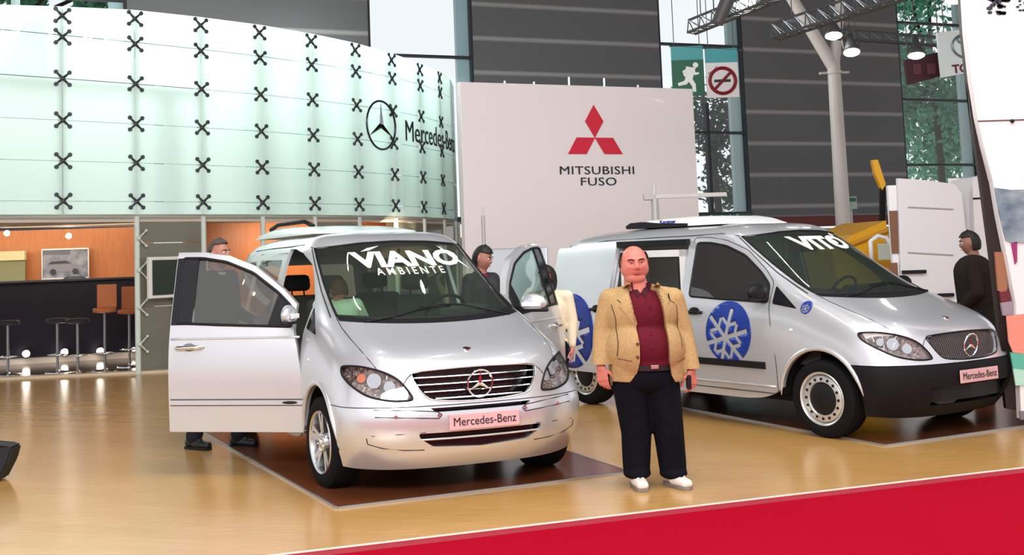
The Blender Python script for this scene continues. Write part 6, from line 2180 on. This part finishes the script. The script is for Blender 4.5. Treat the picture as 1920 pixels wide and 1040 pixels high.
add_hand(bm, WR['r'] + Vector((0, 0, -.012)), (.10, -.08, -1), (.55, .8, 0), (.8, -.55, 0), 1.08, .75)
add_hand(bm, WR['l'] + Vector((0, 0, -.012)), (.0, -.08, -1), (-.55, .8, 0), (-.8, -.55, 0), 1.08, .95)
body = new_obj('body', remesh(bm, .0042, 1, .4), [skin_m], man)
face_bits(HM, HS, body, mat('dark_brow', (.06, .03, .025), .7), 0, .0100)
from_bm('hair', hair_mesh(HM, HS * 1.01, 'bald'), mat('dark_hair', (.018, .013, .012), .6), man, True)
# eyelids
for sx in (-1, 1):
    bm = bmesh.new()
    add_tube(bm, [HM @ (Vector((sx * x_, y_, z_)) * HS) for x_, y_, z_ in ((.019, -.083, .015), (.026, -.0870, .0195), (.034, -.0865, .020), (.044, -.079, .015))], .0045, 6)
    from_bm('eyelid', bm, skin_m, body, True)
# shirt
shirt_m = mat('maroon_shirt', (.115, .008, .018), .8, bump=(25, .01))
bm = bmesh.new()
add_ball(bm, m(1200, 590, .0), (.225, .155, .20), 32)
add_ball(bm, m(1206, 650, -.01), (.255, .195, .20), 32)
add_ball(bm, m(1210, 680, -.01), (.24, .175, .10), 32)
add_capsule(bm, m(1196, 545, .02), m(1198, 575, .01), .088, .15)
for q in 'rl': add_capsule(bm, m(1200, 562, .02), SH[q], .085, .06)
sh_me = remesh(bm, .009, 6)
neckcut = bmesh.new()
a_, b_, c_ = m(1182, 535), m(1212, 533), m(1197, 549)
add_prism(neckcut, [(a_.x, -.35, a_.z + .05), (b_.x, -.35, b_.z + .05), (b_.x - .012, -.35, b_.z), (c_.x, -.35, c_.z), (a_.x + .012, -.35, a_.z)], (0, .33, 0))
sh_me = boolean(sh_me, [neckcut])
shirt = new_obj('shirt', smooth_me(sh_me, 50), [shirt_m], man)
col2 = mat('dark_shirt_collar', (.060, .012, .020), .8)
bvs = BVHTree.FromPolygons([v.co for v in sh_me.vertices], [tuple(p.vertices) for p in sh_me.polygons])
def on_me(bv, x, z, off):
    h = bv.ray_cast(Vector((x, -2, z)), Vector((0, 1, 0)))[0]
    return Vector((x, (h.y if h else -.1) - off, z))
for pts in ([(1178, 528), (1183, 545), (1190, 556), (1196, 549), (1187, 532)], [(1218, 526), (1214, 545), (1204, 556), (1198, 549), (1208, 531)]):
    P_ = [m(*p_) for p_ in pts]
    bm = bmesh.new()
    add_prism(bm, [on_me(bvs, p_.x, p_.z, .010) for p_ in P_], (0, .014, 0))
    from_bm('collar', bm, col2, shirt)
for py in (575, 600, 625, 650):
    p_ = m(1211, py)
    bm = bmesh.new(); q_ = on_me(bvs, p_.x, p_.z, .002); add_cyl(bm, q_, q_ - Vector((0, .004, 0)), .006, seg=10); from_bm('shirt_button', bm, col2, shirt)
# trousers
tr_mat = mat('black_trousers_worn', (.0035, .004, .008), .85, bump=(14, .02))
bm = bmesh.new()
add_ball(bm, m(1210, 705, .0), (.238, .18, .13), 28)
for q in 'rl':
    add_capsule(bm, HI[q] + Vector((0, 0, .02)), KN[q], .132, .108)
    add_capsule(bm, KN[q], AN[q] + Vector((0, -.005, .075)), .108, .098)
    add_ball(bm, AN[q] + Vector((0, -.02, .03)), (.100, .105, .045), 20)
add_capsule(bm, m(1190, 745), m(1202, 785), .09, .07); add_capsule(bm, m(1238, 745), m(1232, 785), .09, .07)
trs = new_obj('trousers', remesh(bm, .010, 7), [tr_mat], man)
bv2 = BVHTree.FromPolygons([v.co for v in trs.data.vertices], [tuple(p.vertices) for p in trs.data.polygons])
bm = bmesh.new()
pts = []
for k in range(13):
    p_ = m(1170 + 78 * k / 12, 685 + 1 * math.sin(k / 12 * PI))
    pts.append(on_me(bvs, p_.x, p_.z, .004))
rows = [[bm.verts.new(p_ + Vector((0, dy, dz))) for dy, dz in ((0, .018), (-.006, .017), (-.006, -.017), (0, -.018))] for p_ in pts]
for A_, B_ in zip(rows, rows[1:]):
    for k in range(3): bm.faces.new((A_[k], A_[k + 1], B_[k + 1], B_[k]))
belt = from_bm('belt', bm, mat('belt_black', (.012, .010, .010), .4), man)
p_ = m(1218, 683); q_ = on_me(bvs, p_.x, p_.z, .014)
bm = bmesh.new(); add_box(bm, q_ - Vector((.028, .004, .014)), q_ + Vector((.028, .004, .014)), .003); from_bm('buckle', bm, chrome, belt)
# shoes
sneak = mat('white_leather', (.80, .72, .66), .5)
for q, td in (('r', (.06, -1, 0)), ('l', (.42, -1, 0))):
    bm = bmesh.new(); shoe(bm, AN[q] + Vector((0, -.01, 0)), td, 1.06)
    so = new_obj('sneaker', remesh(bm, .007, 3), [sneak], man); so.location.z = .012
    bm = bmesh.new(); sole(bm, AN[q] + Vector((0, -.01, -0)), td, 1.06)
    sl = from_bm('sole', bm, mat('sole_grey', (.22, .19, .17), .7), so); sl.location.z = -.012
    bm = bmesh.new()
    T_ = Vector(td).normalized(); Lt = Vector((-T_.y, T_.x, 0)); g_ = Vector((AN[q].x, AN[q].y, 0))
    for k in range(4):
        c_ = g_ + T_ * (.045 + .022 * k) + Vector((0, 0, .100 - .008 * k))
        add_tube(bm, [c_ - Lt * .025 - Vector((0, 0, .008)), c_, c_ + Lt * .025 - Vector((0, 0, .008))], .004, 6)
    lc = from_bm('laces', bm, white_m, so)
# jacket
tan_m = mat('tan_tweed', (.50, .335, .16), .9, noise=((.40, .26, .115), 70, (1, 1, 1)), bump=(120, .004))
bm = bmesh.new()
add_ball(bm, m(1201, 588, .005), (.265, .195, .225), 32)
add_ball(bm, m(1207, 652, -.005), (.292, .250, .25), 32)
add_capsule(bm, m(1182, 655, .0), m(1182, 700, .0), .205, .165)
add_capsule(bm, m(1230, 655, .0), m(1240, 700, .0), .205, .165)
add_capsule(bm, m(1160, 640, .02), m(1162, 690, .03), .10, .10)
add_capsule(bm, m(1258, 640, .02), m(1262, 690, .03), .10, .095)
add_capsule(bm, m(1195, 548, .045), m(1200, 585, .04), .10, .15)
for q in 'rl':
    nb = m(1183 if q == 'r' else 1222, 549, .03)
    add_capsule(bm, nb, SH[q] + Vector((0, 0, -.02)), .062, .078)
    add_capsule(bm, SH[q] + Vector((0, 0, -.02)), EL[q], .080, .070)
    e_ = EL[q] + (WR[q] - EL[q]) * 1.08
    add_capsule(bm, EL[q], e_, .070, .062)
jk = remesh(bm, .0085, 6)
# trim: flat hem, open front, neck
front = bmesh.new()
F = [(1176, 520), (1173, 545), (1181, 590), (1188, 640), (1189, 672), (1186, 695), (1172, 716), (1150, 760), (1300, 760), (1290, 712), (1262, 716), (1252, 700), (1246, 672), (1243, 630), (1238, 590), (1229, 545), (1224, 520)]
Fp = [m(*p_) for p_ in F]
add_prism(front, [(p_.x, -.5, p_.z) for p_ in Fp], (0, .46, 0))
hem = bmesh.new()
h0, h1 = m(1100, 712), m(1340, 716)
add_prism(hem, [(h0.x, -.6, h0.z), (h1.x, -.6, h1.z), (h1.x, -.6, -.3), (h0.x, -.6, -.3)], (0, 1.2, 0))
hemc = boolean(jk, [front])
# keep the sleeves when cutting the hem: cut only between the arms
hx0, hx1 = m(1146, 712), m(1284, 712)
hem2 = bmesh.new()
add_prism(hem2, [(hx0.x, -.6, hx0.z), (hx1.x, -.6, hx1.z), (hx1.x, -.6, .3), (hx0.x, -.6, .3)], (0, 1.2, 0))
cf = []
for xa, xb, za in ((-.9, hx0.x + .0, m(1126, 681).z), (hx1.x + .0, .9, m(1297, 689).z)):
    cb = bmesh.new(); add_prism(cb, [(xa, -.6, za), (xb, -.6, za), (xb, -.6, .3), (xa, -.6, .3)], (0, 1.2, 0)); cf.append(cb)
jk = boolean(hemc, [hem2] + cf)
jacket = new_obj('jacket', smooth_me(jk, 55), [tan_m], man)
hem.free()
bvj = BVHTree.FromPolygons([v.co for v in jk.vertices], [tuple(p.vertices) for p in jk.polygons])
def patch(pts, nm, mtl, par, off=.010, th=.010, div=5):
    """cloth patch lying on the jacket"""
    P2 = [m(*p_) for p_ in pts]
    bm = bmesh.new()
    # dense triangulated outline
    vs = [bm.verts.new((p_.x, 0, p_.z)) for p_ in P2]
    for t_ in tessellate_polygon([[Vector((p_.x, p_.z, 0)) for p_ in P2]]): bm.faces.new([vs[i] for i in t_])
    for _ in range(div):
        es = [e for e in bm.edges if e.calc_length() > .022]
        if es: bmesh.ops.subdivide_edges(bm, edges=es, cuts=1)
        bmesh.ops.triangulate(bm, faces=bm.faces[:])
    last = -.2
    for v in bm.verts:
        h = bvj.ray_cast(Vector((v.co.x, -2, v.co.z)), Vector((0, 1, 0)))[0]
        hs = bvs.ray_cast(Vector((v.co.x, -2, v.co.z)), Vector((0, 1, 0)))[0]
        ys = [q.y for q in (h, hs) if q is not None]
        v.co.y = (min(ys) if ys else -.12) - off
    r = bmesh.ops.extrude_face_region(bm, geom=bm.faces[:])
    bmesh.ops.translate(bm, vec=(0, th, 0), verts=[g for g in r['geom'] if isinstance(g, bmesh.types.BMVert)])
    return from_bm(nm, bm, mtl, par, True, 45)
patch([(1176, 528), (1166, 536), (1153, 560), (1160, 566), (1155, 572), (1184, 612), (1188, 605), (1182, 585), (1176, 550), (1181, 535)], 'lapel', tan_m, jacket)
patch([(1226, 528), (1236, 537), (1250, 562), (1244, 568), (1250, 574), (1243, 612), (1240, 600), (1236, 575), (1228, 550), (1223, 537)], 'lapel', tan_m, jacket)
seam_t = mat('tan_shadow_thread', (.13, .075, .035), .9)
def thread(pts, nm, r_=.003, mtl=None):
    bm = bmesh.new()
    P2 = [m(*p_) for p_ in pts]
    Q = []
    for a_, b_ in zip(P2, P2[1:]):
        for k in range(6):
            p_ = a_.lerp(b_, k / 6)
            h = bvj.ray_cast(Vector((p_.x, -2, p_.z)), Vector((0, 1, 0)))[0]
            Q.append(Vector((p_.x, (h.y if h else -.1) - .001, p_.z)))
    add_tube(bm, Q, r_, 6)
    return from_bm(nm, bm, mtl or seam_t, jacket, True)
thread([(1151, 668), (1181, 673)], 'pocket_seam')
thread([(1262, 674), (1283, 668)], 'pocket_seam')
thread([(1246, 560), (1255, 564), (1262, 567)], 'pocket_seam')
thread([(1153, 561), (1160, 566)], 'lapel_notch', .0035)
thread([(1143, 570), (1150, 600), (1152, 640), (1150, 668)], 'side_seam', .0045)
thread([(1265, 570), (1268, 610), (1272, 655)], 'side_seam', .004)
for py in (640, 664):
    p_ = m(1184.5, py); q_ = on_me(bvj, p_.x, p_.z, .0)
    bm = bmesh.new(); add_cyl(bm, q_ + Vector((0, .002, 0)), q_ - Vector((0, .008, 0)), .011, seg=14); from_bm('jacket_button', bm, mat('brown_button', (.10, .045, .02), .4), jacket)
bm = bmesh.new()                               # dark pen clipped in the breast pocket
p_ = m(1250, 562); q_ = on_me(bvj, p_.x, p_.z, .006); add_tube(bm, [q_, q_ + Vector((-.008, 0, .05))], .005, 6); from_bm('pen', bm, black_pl, jacket)
bm = bmesh.new()                               # jacket collar standing at the back of the neck
cN = m(1198, 540, .03)
pts = [cN + Vector((.108 * math.cos(a_), .085 * math.sin(a_), -.030 + .045 * math.sin(a_))) for a_ in [R(5) + R(170) * k / 16 for k in range(17)]]
add_tube(bm, pts, [.012] + [.020] * 15 + [.012], 8)
from_bm('jacket_collar', bm, tan_m, jacket, True)
# small black case held in his left hand
q_ = WR['l'] + Vector((-.028, -.02, -.10))
bm = bmesh.new(); add_box(bm, q_ - Vector((.014, .035, .05)), q_ + Vector((.014, .035, .05)), .008)
tag(from_bm('phone_case', bm, black_pl), 'small black case held in the hand of the man in the tan jacket', 'case').location = (root.x, YM, 0)
